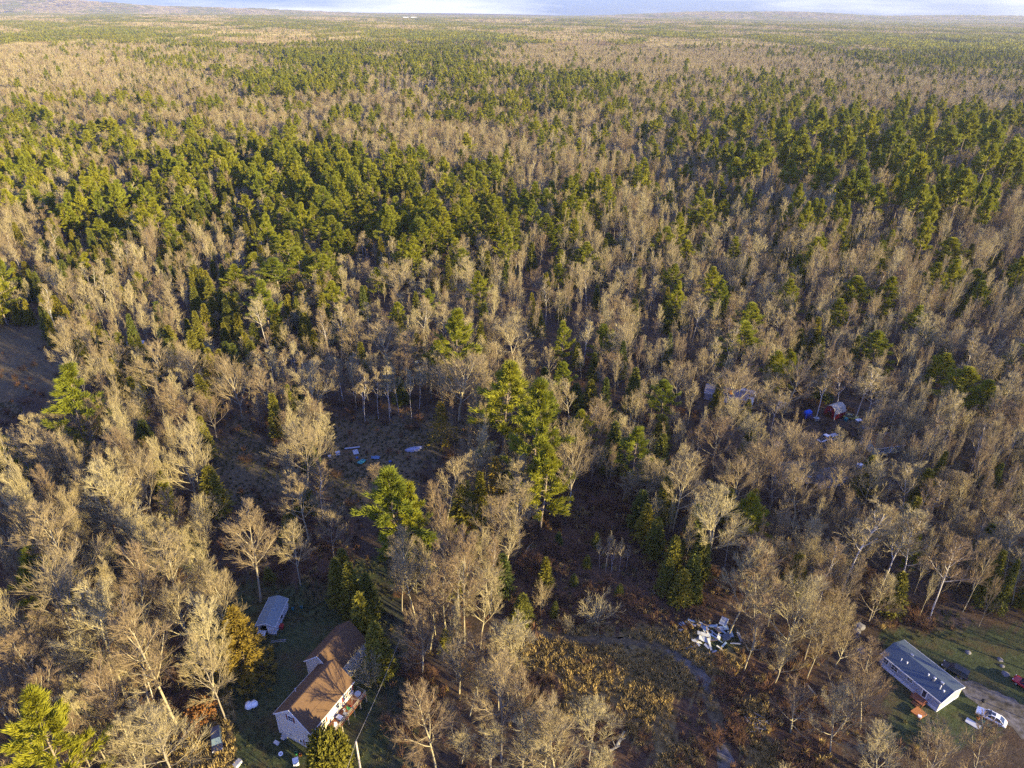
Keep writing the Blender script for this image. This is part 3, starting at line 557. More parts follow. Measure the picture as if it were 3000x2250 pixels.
# ------------------------------------------------------------------ masses nobody could count
def scatter(name, label, cat, protos, P, rot, scl, idx):
    P = np.asarray(P, np.float32); me = bpy.data.meshes.new(name); me.vertices.add(len(P)); me.vertices.foreach_set('co', P.ravel())
    for nm, ty, ar in (('turn', 'FLOAT', rot), ('size', 'FLOAT_VECTOR', scl), ('pick', 'INT', idx)):
        a = me.attributes.new(nm, ty, 'POINT'); a.data.foreach_set('vector' if ty == 'FLOAT_VECTOR' else 'value', np.ascontiguousarray(ar, np.int32 if ty == 'INT' else np.float32).ravel())
    for p_ in protos:
        for mt in p_.data.materials:
            if mt.name not in [q.name for q in me.materials if q]: me.materials.append(mt)
    o = link(name, me); tag(o, label, cat, kind='stuff')
    g = bpy.data.node_groups.new(name, 'GeometryNodeTree'); g.interface.new_socket('Geometry', in_out='INPUT', socket_type='NodeSocketGeometry'); g.interface.new_socket('Geometry', in_out='OUTPUT', socket_type='NodeSocketGeometry')
    n = g.nodes; L = g.links; gi = n.new('NodeGroupInput'); go = n.new('NodeGroupOutput'); jn = n.new('GeometryNodeJoinGeometry')
    for p_ in reversed(protos):                       # the last link joins first
        oi = n.new('GeometryNodeObjectInfo'); oi.inputs['Object'].default_value = p_; oi.inputs['As Instance'].default_value = False; oi.transform_space = 'ORIGINAL'
        gt = n.new('GeometryNodeGeometryToInstance'); L.new(oi.outputs['Geometry'], gt.inputs[0]); L.new(gt.outputs[0], jn.inputs[0])
    ip = n.new('GeometryNodeInstanceOnPoints'); ip.inputs['Pick Instance'].default_value = True
    def attr(nm, dt):
        q = n.new('GeometryNodeInputNamedAttribute'); q.data_type = dt; q.inputs['Name'].default_value = nm; return q.outputs['Attribute']
    cx = n.new('ShaderNodeCombineXYZ'); L.new(attr('turn', 'FLOAT'), cx.inputs[2]); er = n.new('FunctionNodeEulerToRotation'); L.new(cx.outputs[0], er.inputs[0])
    L.new(gi.outputs[0], ip.inputs['Points']); L.new(jn.outputs[0], ip.inputs['Instance']); L.new(attr('pick', 'INT'), ip.inputs['Instance Index'])
    L.new(er.outputs[0], ip.inputs['Rotation']); L.new(attr('size', 'FLOAT_VECTOR'), ip.inputs['Scale']); L.new(ip.outputs[0], go.inputs[0])
    md = o.modifiers.new('scatter', 'NODES'); md.node_group = g; return o

# further trees of each kind, out to 1400 m
rest = {k: [[], [], [], []] for k in KINDS}
def far_cover(x, y, xv, yv):
    rs = np.random.default_rng(9); c = cover(xv + rs.normal(0, 30, len(x)), yv + rs.normal(0, 9, len(x))); c = np.where((c == 'k') & (rs.uniform(0, 1, len(x)) < .35), 'b', c)
    f = sum(np.sin(x * a + y * b + p) for a, b, p in ((.0021, .0052, 1), (-.0043, .0031, 2), (.0077, .0018, .5), (.0012, -.0087, 4), (.011, .007, 3)))
    row0 = yv < 62
    return np.where(row0, np.where(f > 1.1, 'p', np.where(f > 0.1, 'm', 'b')), c)
mid_lod = {}
def stuff_fill():
    sp = 7.6; xs, ys = [], []
    y0 = 560.0
    n = int(2300 / sp); gx, gy = np.meshgrid(np.arange(-n, n), np.arange(int(380 / sp), int(2620 / sp))); x = (gx + rng.uniform(-.48, .48, gx.shape)).ravel() * sp; y = (gy + rng.uniform(-.48, .48, gy.shape)).ravel() * sp
    s = (np.abs(x) < .84 * y + 60) & ~((y < 560)) & (np.hypot(x, y) < 2600 + 90 * np.sin(x * .01)); x, y = x[s], y[s]
    xv, yv, _ = proj(np.stack([x, y, np.full_like(x, 14.)], -1)); c = far_cover(x, y, xv, yv); r = rng.uniform(0, 1, len(x))
    for L_ in np.unique(c):
        tb = TABLE.get(L_)
        if tb is None or L_ in 'kh': continue
        nz_ = drift(x, y) * .8 + 1.1 * drift(x * .3 + 50, y * .22) * np.clip((y - 400) / 500, 0, 1) - .62 * np.clip((y - 450) / 500, 0, 1); cs = np.cumsum(np.array([mix(tb, q) for q in nz_]), 1); kk = (r[:, None] > cs).sum(1)
        for q, kd in enumerate(KINDS):
            m = (c == L_) & (kk == q); n_ = int(m.sum()); u = rng.uniform(0, 1, (2, n_))
            h0, h1, w0, w1 = {'bare_tree': (9, 18, 7, 12), 'pine_tree': (16, 26, 8, 12), 'spruce_tree': (8, 16, 3.4, 5.2), 'birch_tree': (16, 22, 4.5, 6.5), 'tall_pine': (26, 34, 6.5, 9)}[kd]
            rest[kd][0].append(np.stack([x[m], y[m], np.zeros(n_)], -1)); rest[kd][1].append((h0 + (h1 - h0) * u[0]) * (1 + .25 * drift(x[m] * .8 + 300, y[m] * .8 + 90))); rest[kd][2].append(w0 + (w1 - w0) * u[1])
stuff_fill()
STUFF = {'bare_tree': ('bare_forest', 'bare grey brown woods stretching to the distance', 'woods'), 'pine_tree': ('pine_forest', 'yellow green pine woods stretching to the distance', 'woods'), 'spruce_tree': ('spruce_forest', 'pointed dark spruces scattered through the distant woods', 'woods'), 'birch_tree': ('birch_forest', 'pale birch stems scattered through the distant woods', 'woods'), 'tall_pine': ('tall_pine_forest', 'far tall pines with bare lower trunks', 'woods')}
for kd in KINDS:
    s = (T['kind'] == kd) & ~indiv
    P = np.concatenate([np.stack([T['x'][s], T['y'][s], np.zeros(s.sum())], -1)] + rest[kd][0]); Hh = np.concatenate([T['h'][s]] + rest[kd][1]); Ww = np.concatenate([T['w'][s]] + rest[kd][2])
    d = np.hypot(P[:, 0], P[:, 1]); far = (d > 520).astype(int) + (d > 1150); npz = 4 if kd in ('bare_tree', 'pine_tree') else 2
    vs = [0, 2, 5, 7] if kd == 'bare_tree' else list(range(npz)); pr = []
    for lod in ((0, 1, 2) if kd != 'bare_tree' else (1, 1, 2)):
        for v in vs:
            tr_, m1, m2 = make(kd, v, lod); pr.append(whole(f'{kd}_far', tr_, m1, m2))
    pick = rng.integers(0, npz, len(P)); 
    bwid = np.array([7.0 if (kd == 'bare_tree' and v >= 5) else PW[kd] for v in vs])[pick]
    if kd == 'bare_tree': Ww = np.where(bwid < 8, Ww * 0.72, Ww)
    sc = np.stack([Ww / bwid, Ww / bwid, Hh / BASEH[kd]], -1)
    nm, lb, ct = STUFF[kd]; scatter(nm, lb, ct, pr, P, rng.uniform(0, 6.28, len(P)), sc, pick + far * npz)

# patches of canopy from 1400 m to the horizon
def canopy_tile(seed, share, size=56.0):
    r_ = np.random.default_rng(seed); parts, mi = [], []; n = int(size / 7)
    for a in range(n):
        for b in range(n):
            px, py = (np.array([a, b]) + .5 + r_.uniform(-.45, .45, 2)) * 7 - size / 2
            if r_.uniform() < share:
                H = r_.uniform(17, 26); C = np.stack([px + r_.normal(0, 1.9, 16), py + r_.normal(0, 1.9, 16), H * r_.uniform(.35, .9, 16)], -1); C[:, :2] = [px, py] + (C[:, :2] - [px, py]) * (1.35 - C[:, 2:3] / H)
                v, q = slivers(r_, C, r_.normal(0, .5, (16, 3)) + [0, 0, .6], 4.2, 1.2, unit(C - [px, py, 0]) * [1, 1, 0] * 2 + [0, 0, .5] + r_.normal(0, .3, (16, 3))); parts.append((v, q)); mi += [0 if r_.uniform() < .45 else 3] * len(q)
            else:
                H = r_.uniform(13, 20); az = r_.uniform(0, 6.28, 16); d = np.stack([np.cos(az), np.sin(az), r_.uniform(.6, 2.2, 16)], -1)
                v, q = slivers(r_, np.tile([px, py, H * .42], (16, 1)), d, H * .6, .30); parts.append((v, q)); mi += [1] * len(q)
                v, q = slivers(r_, np.array([[px, py, 0]]), np.array([[0.02, 0, 1.]]), H * .9, .35); parts.append((v, q)); mi += [2] * len(q)
    V, Q = merge(parts); return bpy.data.objects.new('canopy_patch', mesh_arrays('canopy_patch', V, Q, [M['needle'], M['twig'], M['bark'], M['spruce']], mi))
def horizon_woods():
    sp = 52.0; n = int(15000 / sp); P, pk = [], []
    gx, gy = np.meshgrid(np.arange(-n, n), np.arange(int(900 / sp), int(14500 / sp))); x = (gx + rng.uniform(-.3, .3, gx.shape)).ravel() * sp; y = (gy + rng.uniform(-.3, .3, gy.shape)).ravel() * sp
    d = np.hypot(x, y); s = (np.abs(x) < .84 * y + 150) & (d > 2600) & (d < 15500); s &= (d < 6500) | (rng.uniform(0, 1, len(d)) < 0.55); x, y = x[s], y[s]
    xv, yv, _ = proj(np.stack([x, y, np.full_like(x, 12.)], -1)); c = far_cover(x, y, xv, yv)
    pc = at(2765, 133); keep = ~((np.abs(x - pc[0]) < 125) & (np.abs(y - pc[1]) < 330)) & (c != 'k')
    wb = at(1200, 56); keep &= ~((np.abs(x - wb[0]) < 170) & (y < wb[1] + 60) & (y > wb[1] - 1100))
    field = np.sin(x * .0017 + 1) * np.sin(y * .0023 + x * .0006) > .93; keep &= ~(field & (y > 3500))
    x, y, c = x[keep], y[keep], c[keep]
    nz_ = drift(x * .33, y * .16) + .45 * np.sin(x * .021 + y * .007) * np.sin(y * .012 + 1) + np.select([c == 'p', np.isin(c, ['m', 't', 'n'])], [.35, .1], -.1); lev = np.select([(np.abs(x - pc[0]) < 280) & (np.abs(y - pc[1]) < 600), nz_ > .42, nz_ > .12], [2, 2, 1], 0)
    scatter('horizon_woods', 'hazy mixed woods rolling away to the horizon', 'woods', [canopy_tile(300 + q, sh) for q, sh in enumerate((.01, .03, .16, .2, .74, .62))], np.stack([x, y, hills(x, y)], -1),
            rng.integers(0, 4, len(x)) * math.pi / 2, np.ones((len(x), 3)) * rng.uniform(.9, 1.15, (len(x), 1)), lev * 2 + rng.integers(0, 2, len(x)))
horizon_woods()

# undergrowth and grass
def tuft(seed, n, h, wd, spread, mat):
    r_ = np.random.default_rng(seed); C = r_.normal(0, .18, (n, 3)) * [1, 1, 0]; d = r_.normal(0, spread, (n, 3)) + [0, 0, 1]
    v, q = slivers(r_, C, d, h * r_.uniform(.6, 1.1, n), wd); return bpy.data.objects.new('tuft', mesh_arrays('tuft', v, q, [mat]))
def ground_cover():
    def pts(sp, dmax, dens):
        n = int(dmax / sp); gx, gy = np.meshgrid(np.arange(-n, n), np.arange(int(40 / sp), n)); x = (gx + rng.uniform(-.5, .5, gx.shape)).ravel() * sp; y = (gy + rng.uniform(-.5, .5, gy.shape)).ravel() * sp
        s = np.abs(x) < .84 * y + 12; x, y = x[s], y[s]; xv, yv, _ = proj(np.stack([x, y, 0 * x], -1)); ok = (yv < 1720) & (xv > -60) & (xv < 2270); x, y, xv, yv = x[ok], y[ok], xv[ok], yv[ok]
        c = cover(xv + rng.normal(0, 10, len(x)), yv + rng.normal(0, 8, len(x))); pr = np.array([dens.get(L_, 0) for L_ in c])
        patch = .5 + .5 * np.sin(x * .21 + 2 * np.sin(y * .13)) * np.sin(y * .27 + 1.7 * np.sin(x * .11)); pr = pr * (.35 + 1.3 * patch)
        for roadc in ROADS: pr = np.where(np.min(np.hypot(x[:, None] - roadc[None, :, 0], y[:, None] - roadc[None, :, 1]), 1) < roadc[0, 2], 0, pr)
        for a0, b0, a1, b1 in ((600, 1345, 775, 1600), (1900, 1390, 2090, 1545), (2030, 1430, 2095, 1475)): pr = np.where((xv > a0) & (xv < a1) & (yv > b0) & (yv < b1), pr * .0, pr)
        k = rng.uniform(0, 1, len(x)) < pr; return np.stack([x[k], y[k], 0 * x[k]], -1)
    def go(name, label, cat, protos, P, lo, hi):
        n = len(P); s = rng.uniform(lo, hi, n); scatter(name, label, cat, protos, P, rng.uniform(0, 6.28, n), np.stack([s, s, s * rng.uniform(.8, 1.25, n)], -1), rng.integers(0, len(protos), n))
    def shrub(seed, H): (a, b) = bush(seed, H, H); V, Q = merge([a, b]); V = V * [1.1, 1.1, .9]; return bpy.data.objects.new('shrub', mesh_arrays('shrub', V, Q, [M['brush']]))
    go('undergrowth', 'reddish brown leafless brush covering open ground and woodland floor', 'undergrowth', [tuft(10 + q, 40, 1.7, .05, .42, M['brush']) for q in range(3)] + [shrub(20, 2.2)], pts(1.5, 230, {'k': .55, 'b': .16, 'f': .2, 'h': .045, 'n': .14, 'c': .12, 'g': .04, 's': .1, 'm': .1}), .6, 1.35)
    go('tall_grass', 'tufts of tall golden dry grass in the open field', 'grass', [tuft(30 + q, 26, 1.15, .085, .33, M['straw']) for q in range(3)], pts(.85, 170, {'h': .95, 'k': .10, 'b': .015}), .6, 1.3)
    go('short_grass', 'dull green and brown rough grass in yards and clearings', 'grass', [tuft(40 + q, 22, .42, .06, .5, M['sedge']) for q in range(3)], pts(.9, 190, {'.': .55, 'g': .6, 'h': .3, 'k': .12, 'c': .2}), .6, 1.4)
def centre(pts, wd): 
    P = np.array(V2(pts)); t = np.linspace(0, len(P) - 1, 60); return np.stack([np.interp(t, np.arange(len(P)), P[:, 0]), np.interp(t, np.arange(len(P)), P[:, 1]), np.full(60, wd)], -1)
ROADS = [centre([(1060, 1335), (1150, 1368), (1250, 1382), (1350, 1385), (1430, 1400), (1480, 1430)], 1.0), centre([(1462, 1418), (1492, 1440), (1517, 1466), (1530, 1490)], 0.9), centre([(2060, 1470), (2110, 1495), (2150, 1520), (2200, 1548), (2290, 1590)], 4.2)]
ground_cover()

# ------------------------------------------------------------------ buildings, vehicles and yard things
class MB:
    def __init__(s): s.V = []; s.F = []
    def poly(s, vs, fs):
        o = len(s.V); s.V += [tuple(map(float, v)) for v in vs]; s.F += [tuple(i + o for i in f) for f in fs]; return s
    def box(s, x0, x1, y0, y1, z0, z1, m=None):
        vs = [(x, y, z) for z in (z0, z1) for x, y in ((x0, y0), (x1, y0), (x1, y1), (x0, y1))]
        if m is not None: vs = [tuple(m @ Vector(v)) for v in vs]
        return s.poly(vs, [(3, 2, 1, 0), (4, 5, 6, 7), (0, 1, 5, 4), (1, 2, 6, 5), (2, 3, 7, 6), (3, 0, 4, 7)])
    def slab(s, quad, th):                               # quad (top face) thickened downwards along its normal
        q = [Vector(v) for v in quad]; n = (q[1] - q[0]).cross(q[2] - q[0]).normalized()
        if n.z < 0: q = q[::-1]; n = -n
        k = len(q); vs = q + [v - n * th for v in q]
        return s.poly(vs, [tuple(range(k)), tuple(range(2 * k - 1, k - 1, -1))] + [(i, i + k, (i + 1) % k + k, (i + 1) % k) for i in range(k)])
    def tube(s, a, b, r0, r1=None, n=8):
        a, b = Vector(a), Vector(b); r1 = r0 if r1 is None else r1; t = (b - a).normalized(); u = t.cross(Vector((0, 0, 1)) if abs(t.z) < .9 else Vector((1, 0, 0))).normalized(); w_ = t.cross(u); vs = []
        for p, r in ((a, r0), (b, r1)): vs += [p + (u * math.cos(i * 2 * math.pi / n) + w_ * math.sin(i * 2 * math.pi / n)) * r for i in range(n)]
        return s.poly(vs, [(i, (i + 1) % n, (i + 1) % n + n, i + n) for i in range(n)] + [tuple(range(n - 1, -1, -1)), tuple(range(n, 2 * n))])
    def lathe(s, prof, c=(0, 0, 0), n=14, wob=0, seed=0):
        r_ = random.Random(seed); vs = []; k = len(prof)
        for i in range(n):
            a = i * 2 * math.pi / n; q = 1 + r_.uniform(-wob, wob)
            vs += [(c[0] + r * q * math.cos(a), c[1] + r * q * math.sin(a), c[2] + z) for r, z in prof]
        return s.poly(vs, [(i * k + j, ((i + 1) % n) * k + j, ((i + 1) % n) * k + j + 1, i * k + j + 1) for i in range(n) for j in range(k - 1)] + [tuple(i * k for i in range(n - 1, -1, -1)), tuple(i * k + k - 1 for i in range(n))])
    def loft(s, secs, close=True):                       # list of rings with equal counts
        k = len(secs[0]); vs = [v for q in secs for v in q]
        fs = [(i * k + j, i * k + (j + 1) % k, (i + 1) * k + (j + 1) % k, (i + 1) * k + j) for i in range(len(secs) - 1) for j in range(k)]
        if close: fs += [tuple(range(k - 1, -1, -1)), tuple((len(secs) - 1) * k + j for j in range(k))]
        return s.poly(vs, fs)
    def build(s, name, mat, parent=None, bevel=0, smooth=False, label=None):
        me = bpy.data.meshes.new(name); me.from_pydata(s.V, [], s.F); me.materials.append(mat); me.update()
        import bmesh
        bm = bmesh.new(); bm.from_mesh(me); bmesh.ops.recalc_face_normals(bm, faces=bm.faces); bm.to_mesh(me); bm.free()
        if smooth: me.polygons.foreach_set('use_smooth', [True] * len(me.polygons))
        o = link(name, me, parent)
        if bevel: b = o.modifiers.new('bevel', 'BEVEL'); b.width = bevel; b.segments = 2; b.limit_method = 'ANGLE'
        if label: o['label'] = label
        return o
def thing(name, label, cat, loc, rot=0.0, group=None, scl=None):
    e = link(name, None, loc=tuple(loc)[:2] + ((0,) if len(loc) < 3 else (loc[2],)), rotz=rot); e.empty_display_size = 1
    if scl: e.scale = (scl,) * 3
    return tag(e, label, cat, group)

K = {}
K['siding'] = nmat('cream_siding', (0.64, 0.60, 0.52), 0.6, wave=('Z', 2.6), var=0.04, noise=0.4)
K['trim'] = nmat('white_trim', (0.74, 0.73, 0.70), 0.5)
K['shingle'] = nmat('brown_shingles', (0.125, 0.074, 0.038), 0.9, var=0.22, noise=1.6, hue=(0.102, 0.062, 0.036), bump=(14, 0.5))
K['glass'] = nmat('window_glass', (0.025, 0.035, 0.05), 0.08, spec=0.7)
K['shutter'] = nmat('maroon_shutter', (0.17, 0.045, 0.035), 0.6)
K['deck'] = nmat('stained_deck', (0.26, 0.10, 0.05), 0.75, wave=('Y', 3.0), var=0.2, noise=1.0)
K['wood'] = nmat('weathered_wood', (0.33, 0.28, 0.20), 0.85, var=0.3, noise=1.5)
K['metal'] = nmat('grey_metal', (0.45, 0.46, 0.47), 0.35, metal=0.6)
K['white'] = nmat('white_plastic', (0.76, 0.77, 0.78), 0.45)
K['blue'] = nmat('blue_plastic', (0.03, 0.09, 0.25), 0.5)
K['dark'] = nmat('dark_rubber', (0.02, 0.02, 0.022), 0.7)
K['red'] = nmat('red_plastic', (0.30, 0.03, 0.025), 0.5)
K['pink'] = nmat('pink_plastic', (0.65, 0.04, 0.20), 0.5)
K['green'] = nmat('green_plastic', (0.03, 0.19, 0.07), 0.5)
K['orange'] = nmat('orange_plastic', (0.45, 0.16, 0.03), 0.5)
K['teal'] = nmat('teal_plastic', (0.03, 0.18, 0.20), 0.5)

def window(par, org, ux, uz, wdt, ht, nrm, shutters=None, muntin=True, label=None):
    """window on a wall plane: org = lower left corner, ux / uz unit vectors along the wall"""
    ux, uz, nrm, org = Vector(ux), Vector(uz), Vector(nrm), Vector(org); m = Matrix((ux, nrm, uz)).transposed().to_4x4(); m.translation = org
    f = MB(); t = .09
    f.box(-t, 0, 0, .06, -t, ht + t, m).box(wdt, wdt + t, 0, .06, -t, ht + t, m).box(0, wdt, 0, .06, ht, ht + t, m).box(0, wdt, 0, .07, -t, 0, m)
    if muntin: f.box(0, wdt, .012, .045, ht / 2 - .03, ht / 2 + .03, m).box(wdt / 2 - .02, wdt / 2 + .02, .012, .04, 0, ht / 2 - .03, m).box(wdt / 2 - .02, wdt / 2 + .02, .012, .04, ht / 2 + .03, ht, m)
    o = f.build('window', K['trim'], par); MB().box(.0, wdt, .002, .02, 0, ht, m).build('pane', K['glass'], o)
    if shutters:
        for x0 in (-t - .02 - .36, wdt + t + .02): MB().box(x0, x0 + .36, .0, .045, -.04, ht + .04, m).build('shutter', K['shutter'], par, .01)
    if label: o['label'] = label
    return o

# the brown roofed house (local: x across to the right, y along the ridge, z up)
HA = math.atan2(-0.45, 0.893)                             # local x in world
HO = ((-36.94) , 73.92, 0)
def house():
    h = thing('house', 'cream sided house with brown shingle roof and a long rear wing', 'house', HO, HA)
    W2, LE, RZ, EZ = 3.85, 11.3, 8.85, 5.25; y0 = .2; s = (RZ - EZ) / 4.16
    top = lambda x: RZ - .16 - abs(x) * s
    a = MB(); pent = [(-W2, 0), (W2, 0), (W2, top(W2)), (0, top(0)), (-W2, top(W2))]
    a.poly([(x, y, z) for y in (y0, LE) for x, z in pent], [(4, 3, 2, 1, 0), (5, 6, 7, 8, 9)] + [(i, (i + 1) % 5, (i + 1) % 5 + 5, i + 5) for i in range(5)])
    a.build('wall', K['siding'], h)
    xw, w2, wy0, wy1, wz, we = -3.6, 3.55, 11.3, 20.2, 8.15, 4.75; s2 = (wz - we) / 3.75; tp2 = lambda x: wz - .16 - abs(x) * s2
    b = MB(); pent2 = [(xw - w2, 0), (xw + w2, 0), (xw + w2, tp2(w2)), (xw, tp2(0)), (xw - w2, tp2(w2))]
    b.poly([(x, y, z) for y in (wy0 + .02, wy1) for x, z in pent2], [(4, 3, 2, 1, 0), (5, 6, 7, 8, 9)] + [(i, (i + 1) % 5, (i + 1) % 5 + 5, i + 5) for i in range(5)])
    b.build('wing_wall', K['siding'], h)
    rf = MB()
    for sg in (-1, 1): rf.slab([(0, 0, RZ), (0, 11.55, RZ), (sg * 4.16, 11.55, EZ), (sg * 4.16, 0, EZ)], .14)
    o = rf.build('roof', K['shingle'], h)
    MB().box(-.12, .12, 0.02, 11.5, RZ - .06, RZ + .035).build('ridge_cap', K['shingle'], o)
    MB().tube((-3.1, 4.6, EZ + .9), (-3.1, 4.6, EZ + 1.9), .06).build('vent_pipe', K['white'], o)
    rf = MB()
    for sg in (-1, 1): rf.slab([(xw, 11.0, wz), (xw, 20.45, wz), (xw + sg * 3.75, 20.45, we), (xw + sg * 3.75, 11.0 if sg < 0 else 11.6, we)], .14)
    o = rf.build('wing_roof', K['shingle'], h); MB().box(xw - .12, xw + .12, 11.05, 20.4, wz - .06, wz + .035).build('ridge_cap', K['shingle'], o)
    f = MB()                                              # rake and eave boards
    for sg in (-1, 1):
        f.slab([(0, -.05, RZ - .01), (0, -.005, RZ - .01), (sg * 4.18, -.005, EZ - .01), (sg * 4.18, -.05, EZ - .01)], .22)
        f.box(sg * 4.19 - .03, sg * 4.19 + .03, 0, 11.55, EZ - .24, EZ - .03)
        f.slab([(xw, 10.95, wz - .01), (xw, 10.995, wz - .01), (xw + sg * 3.77, 10.995, we - .01), (xw + sg * 3.77, 10.95, we - .01)], .22)
    f.build('fascia', K['trim'], h)
    c = MB()
    for x in (-W2, W2): c.box(x - .07, x + .07, y0 - .03, y0 + .09, 0, top(W2) - .03)
    c.build('corner_board', K['trim'], h)
    n = (0, -1, 0); y = y0 - .004
    window(h, (-.75, y, 5.55), (1, 0, 0), (0, 0, 1), .95, 1.25, n, True); window(h, (2.2, y, .55), (1, 0, 0), (0, 0, 1), .95, 1.3, n, True); window(h, (.85, y, .75), (1, 0, 0), (0, 0, 1), .6, .7, n, None, False)
    MB().box(-1.1, -.95, y0 - .12, y0, 1.2, 1.75).build('electric_meter', K['metal'], h, .02)
    MB().box(-3.1, -1.9, y0 - .5, y0, .0, .35).box(-2.9, -2.1, y0 - .9, y0 - .5, 0, .25).build('step', K['metal'], h, .02, label='low grey bulkhead steps at the gable wall')
    n = (1, 0, 0); x = W2 + .004
    for yy, ww, sh in ((1.0, .9, 0), (2.5, 1.3, 1), (6.3, 1.1, 0), (8.7, .85, 1), (10.0, .85, 1)): window(h, (x, yy, 3.1), (0, 1, 0), (0, 0, 1), ww, 1.35, n, sh)
    d = MB().box(W2, W2 + .07, 5.0, 5.95, 2.15, 4.3).build('door', K['trim'], h); MB().box(W2 + .072, W2 + .09, 5.2, 5.75, 3.1, 4.1).build('pane', K['glass'], d)
    MB().slab([(W2 + .02, 4.7, 4.75), (W2 + .02, 6.3, 4.75), (W2 + .95, 6.3, 4.45), (W2 + .95, 4.7, 4.45)], .08).build('awning', K['trim'], h)
    # deck along the right wall
    dx0, dx1, dy0, dy1, dz = W2 + .02, 6.0, 3.6, 12.2, 2.05
    dk = MB().box(dx0, dx1, dy0, dy1, dz - .14, dz).build('deck', K['deck'], h)
    p = MB()
    for yy in np.linspace(dy0 + .1, dy1 - .1, 6): p.box(dx1 - .16, dx1 - .02, yy - .07, yy + .07, 0, dz - .14)
    p.build('deck_post', K['wood'], dk)
    r_ = MB()
    for yy in np.linspace(dy0 + .1, dy1 - .1, 8): r_.box(dx1 - .1, dx1 - .01, yy - .045, yy + .045, dz, dz + .95)
    r_.box(dx1 - .13, dx1 + .03, dy0, dy1, dz + .95, dz + 1.02); r_.box(dx1 - .08, dx1 - .03, dy0 + .1, dy1 - .1, dz + .45, dz + .52)
    for yy in (dy0, dy1): r_.box(dx0, dx1 - .1, yy - .03, yy + .03, dz + .95, dz + 1.0).box(dx0, dx1 - .1, yy - .02, yy + .02, dz + .45, dz + .52)
    r_.build('railing', K['wood'], dk)
    st = MB()
    for i in range(7): st.box(dx0 + .3, dx0 + 1.5, dy0 - .32 * (i + 1), dy0 - .32 * i, dz - .29 * (i + 1) - .06, dz - .29 * (i + 1))
    st.build('stairs', K['wood'], dk)
    return h
house()
def hl(x, y, z=0):                                        # house local -> world
    c, s_ = math.cos(HA), math.sin(HA); return (HO[0] + x * c - y * s_, HO[1] + x * s_ + y * c, z)

def chest(name, label, cat, p, rot, sx, sy, sz, body, lid):
    e = thing(name, label, cat, p, rot); MB().box(-sx / 2, sx / 2, -sy / 2, sy / 2, 0, sz * .82).build('body', body, e, .02); MB().box(-sx / 2 - .03, sx / 2 + .03, -sy / 2 - .03, sy / 2 + .03, sz * .82, sz).build('lid', lid, e, .03)
    MB().box(-sx * .2, sx * .2, -sy / 2 - .07, -sy / 2 - .035, sz * .6, sz * .68).build('handle', K['metal'], e); return e
def bucket(label, p, mat, h=.4, r=.2):
    e = thing('bucket', label, 'bucket', p); MB().lathe([(.01, 0), (r * .8, 0), (r, h), (r * 1.06, h), (r * 1.06, h - .03), (r * .92, h - .03), (r * .74, .04), (.01, .04)]).build('body', mat, e); MB().tube((-r, 0, h), (-r * .5, .02, h + .14), .012, n=5).tube((-r * .5, .02, h + .14), (r * .5, .02, h + .14), .012, n=5).tube((r * .5, .02, h + .14), (r, 0, h), .012, n=5).build('handle', K['metal'], e); return e
def chair(label, p, rot, mat):
    e = thing('lawn_chair', label, 'chair', p, rot); MB().box(-.28, .28, -.26, .26, .4, .45).build('seat', mat, e, .02); MB().slab([(-.28, .26, .42), (.28, .26, .42), (.28, .42, 1.0), (-.28, .42, 1.0)], .04).build('backrest', mat, e)
    for x in (-.25, .25):
        for y in (-.23, .23): MB().tube((x, y, 0), (x, y, .4), .025, n=6).build('leg', mat, e)
    return e
DZ = 2.05
chest('freezer_chest', 'white and blue chest standing mid deck beside the house', 'chest', hl(5.0, 6.0, DZ), HA, 1.0, .7, .8, K['blue'], K['white'])
chest('storage_box', 'dark storage box beside the blue chest on deck', 'box', hl(5.35, 7.1, DZ), HA + .2, .7, .5, .55, K['dark'], K['metal'])
bucket('red bucket on the deck boards', hl(5.0, 8.9, DZ), K['red']); bucket('white bucket at the deck stairs end', hl(4.6, 7.7, DZ), K['white'], .35)
chair('green chair on the deck near the red bucket', hl(5.3, 8.3, DZ), HA + 2.2, K['green']); chair('white chair at the near end of the deck', hl(5.4, 4.4, DZ), HA + .5, K['white'])
e = thing('round_table', 'round grey table at the far end of the deck', 'table', hl(4.9, 11.2, DZ), 0); MB().lathe([(.01, .7), (.6, .7), (.62, .73), (.6, .76), (.01, .76)]).build('tabletop', K['metal'], e); MB().lathe([(.3, 0), (.06, .06), (.05, .7)]).build('leg', K['metal'], e)
e = thing('clothes_rack', 'folding wooden drying rack at the far deck corner', 'rack', hl(5.3, 10.0, DZ), HA + .4)
q = MB()
for x in (-.6, .6): q.tube((x, -.35, 0), (x, .35, 1.5), .025, n=5).tube((x, .35, 0), (x, -.35, 1.5), .025, n=5)
q.build('frame', K['wood'], e); q = MB()
for yy, zz in ((-.35, 1.5), (.35, 1.5), (-.17, 1.1), (.17, 1.1), (0, .75)): q.tube((-.6, yy, zz), (.6, yy, zz), .018, n=5)
q.build('rail', K['wood'], e)

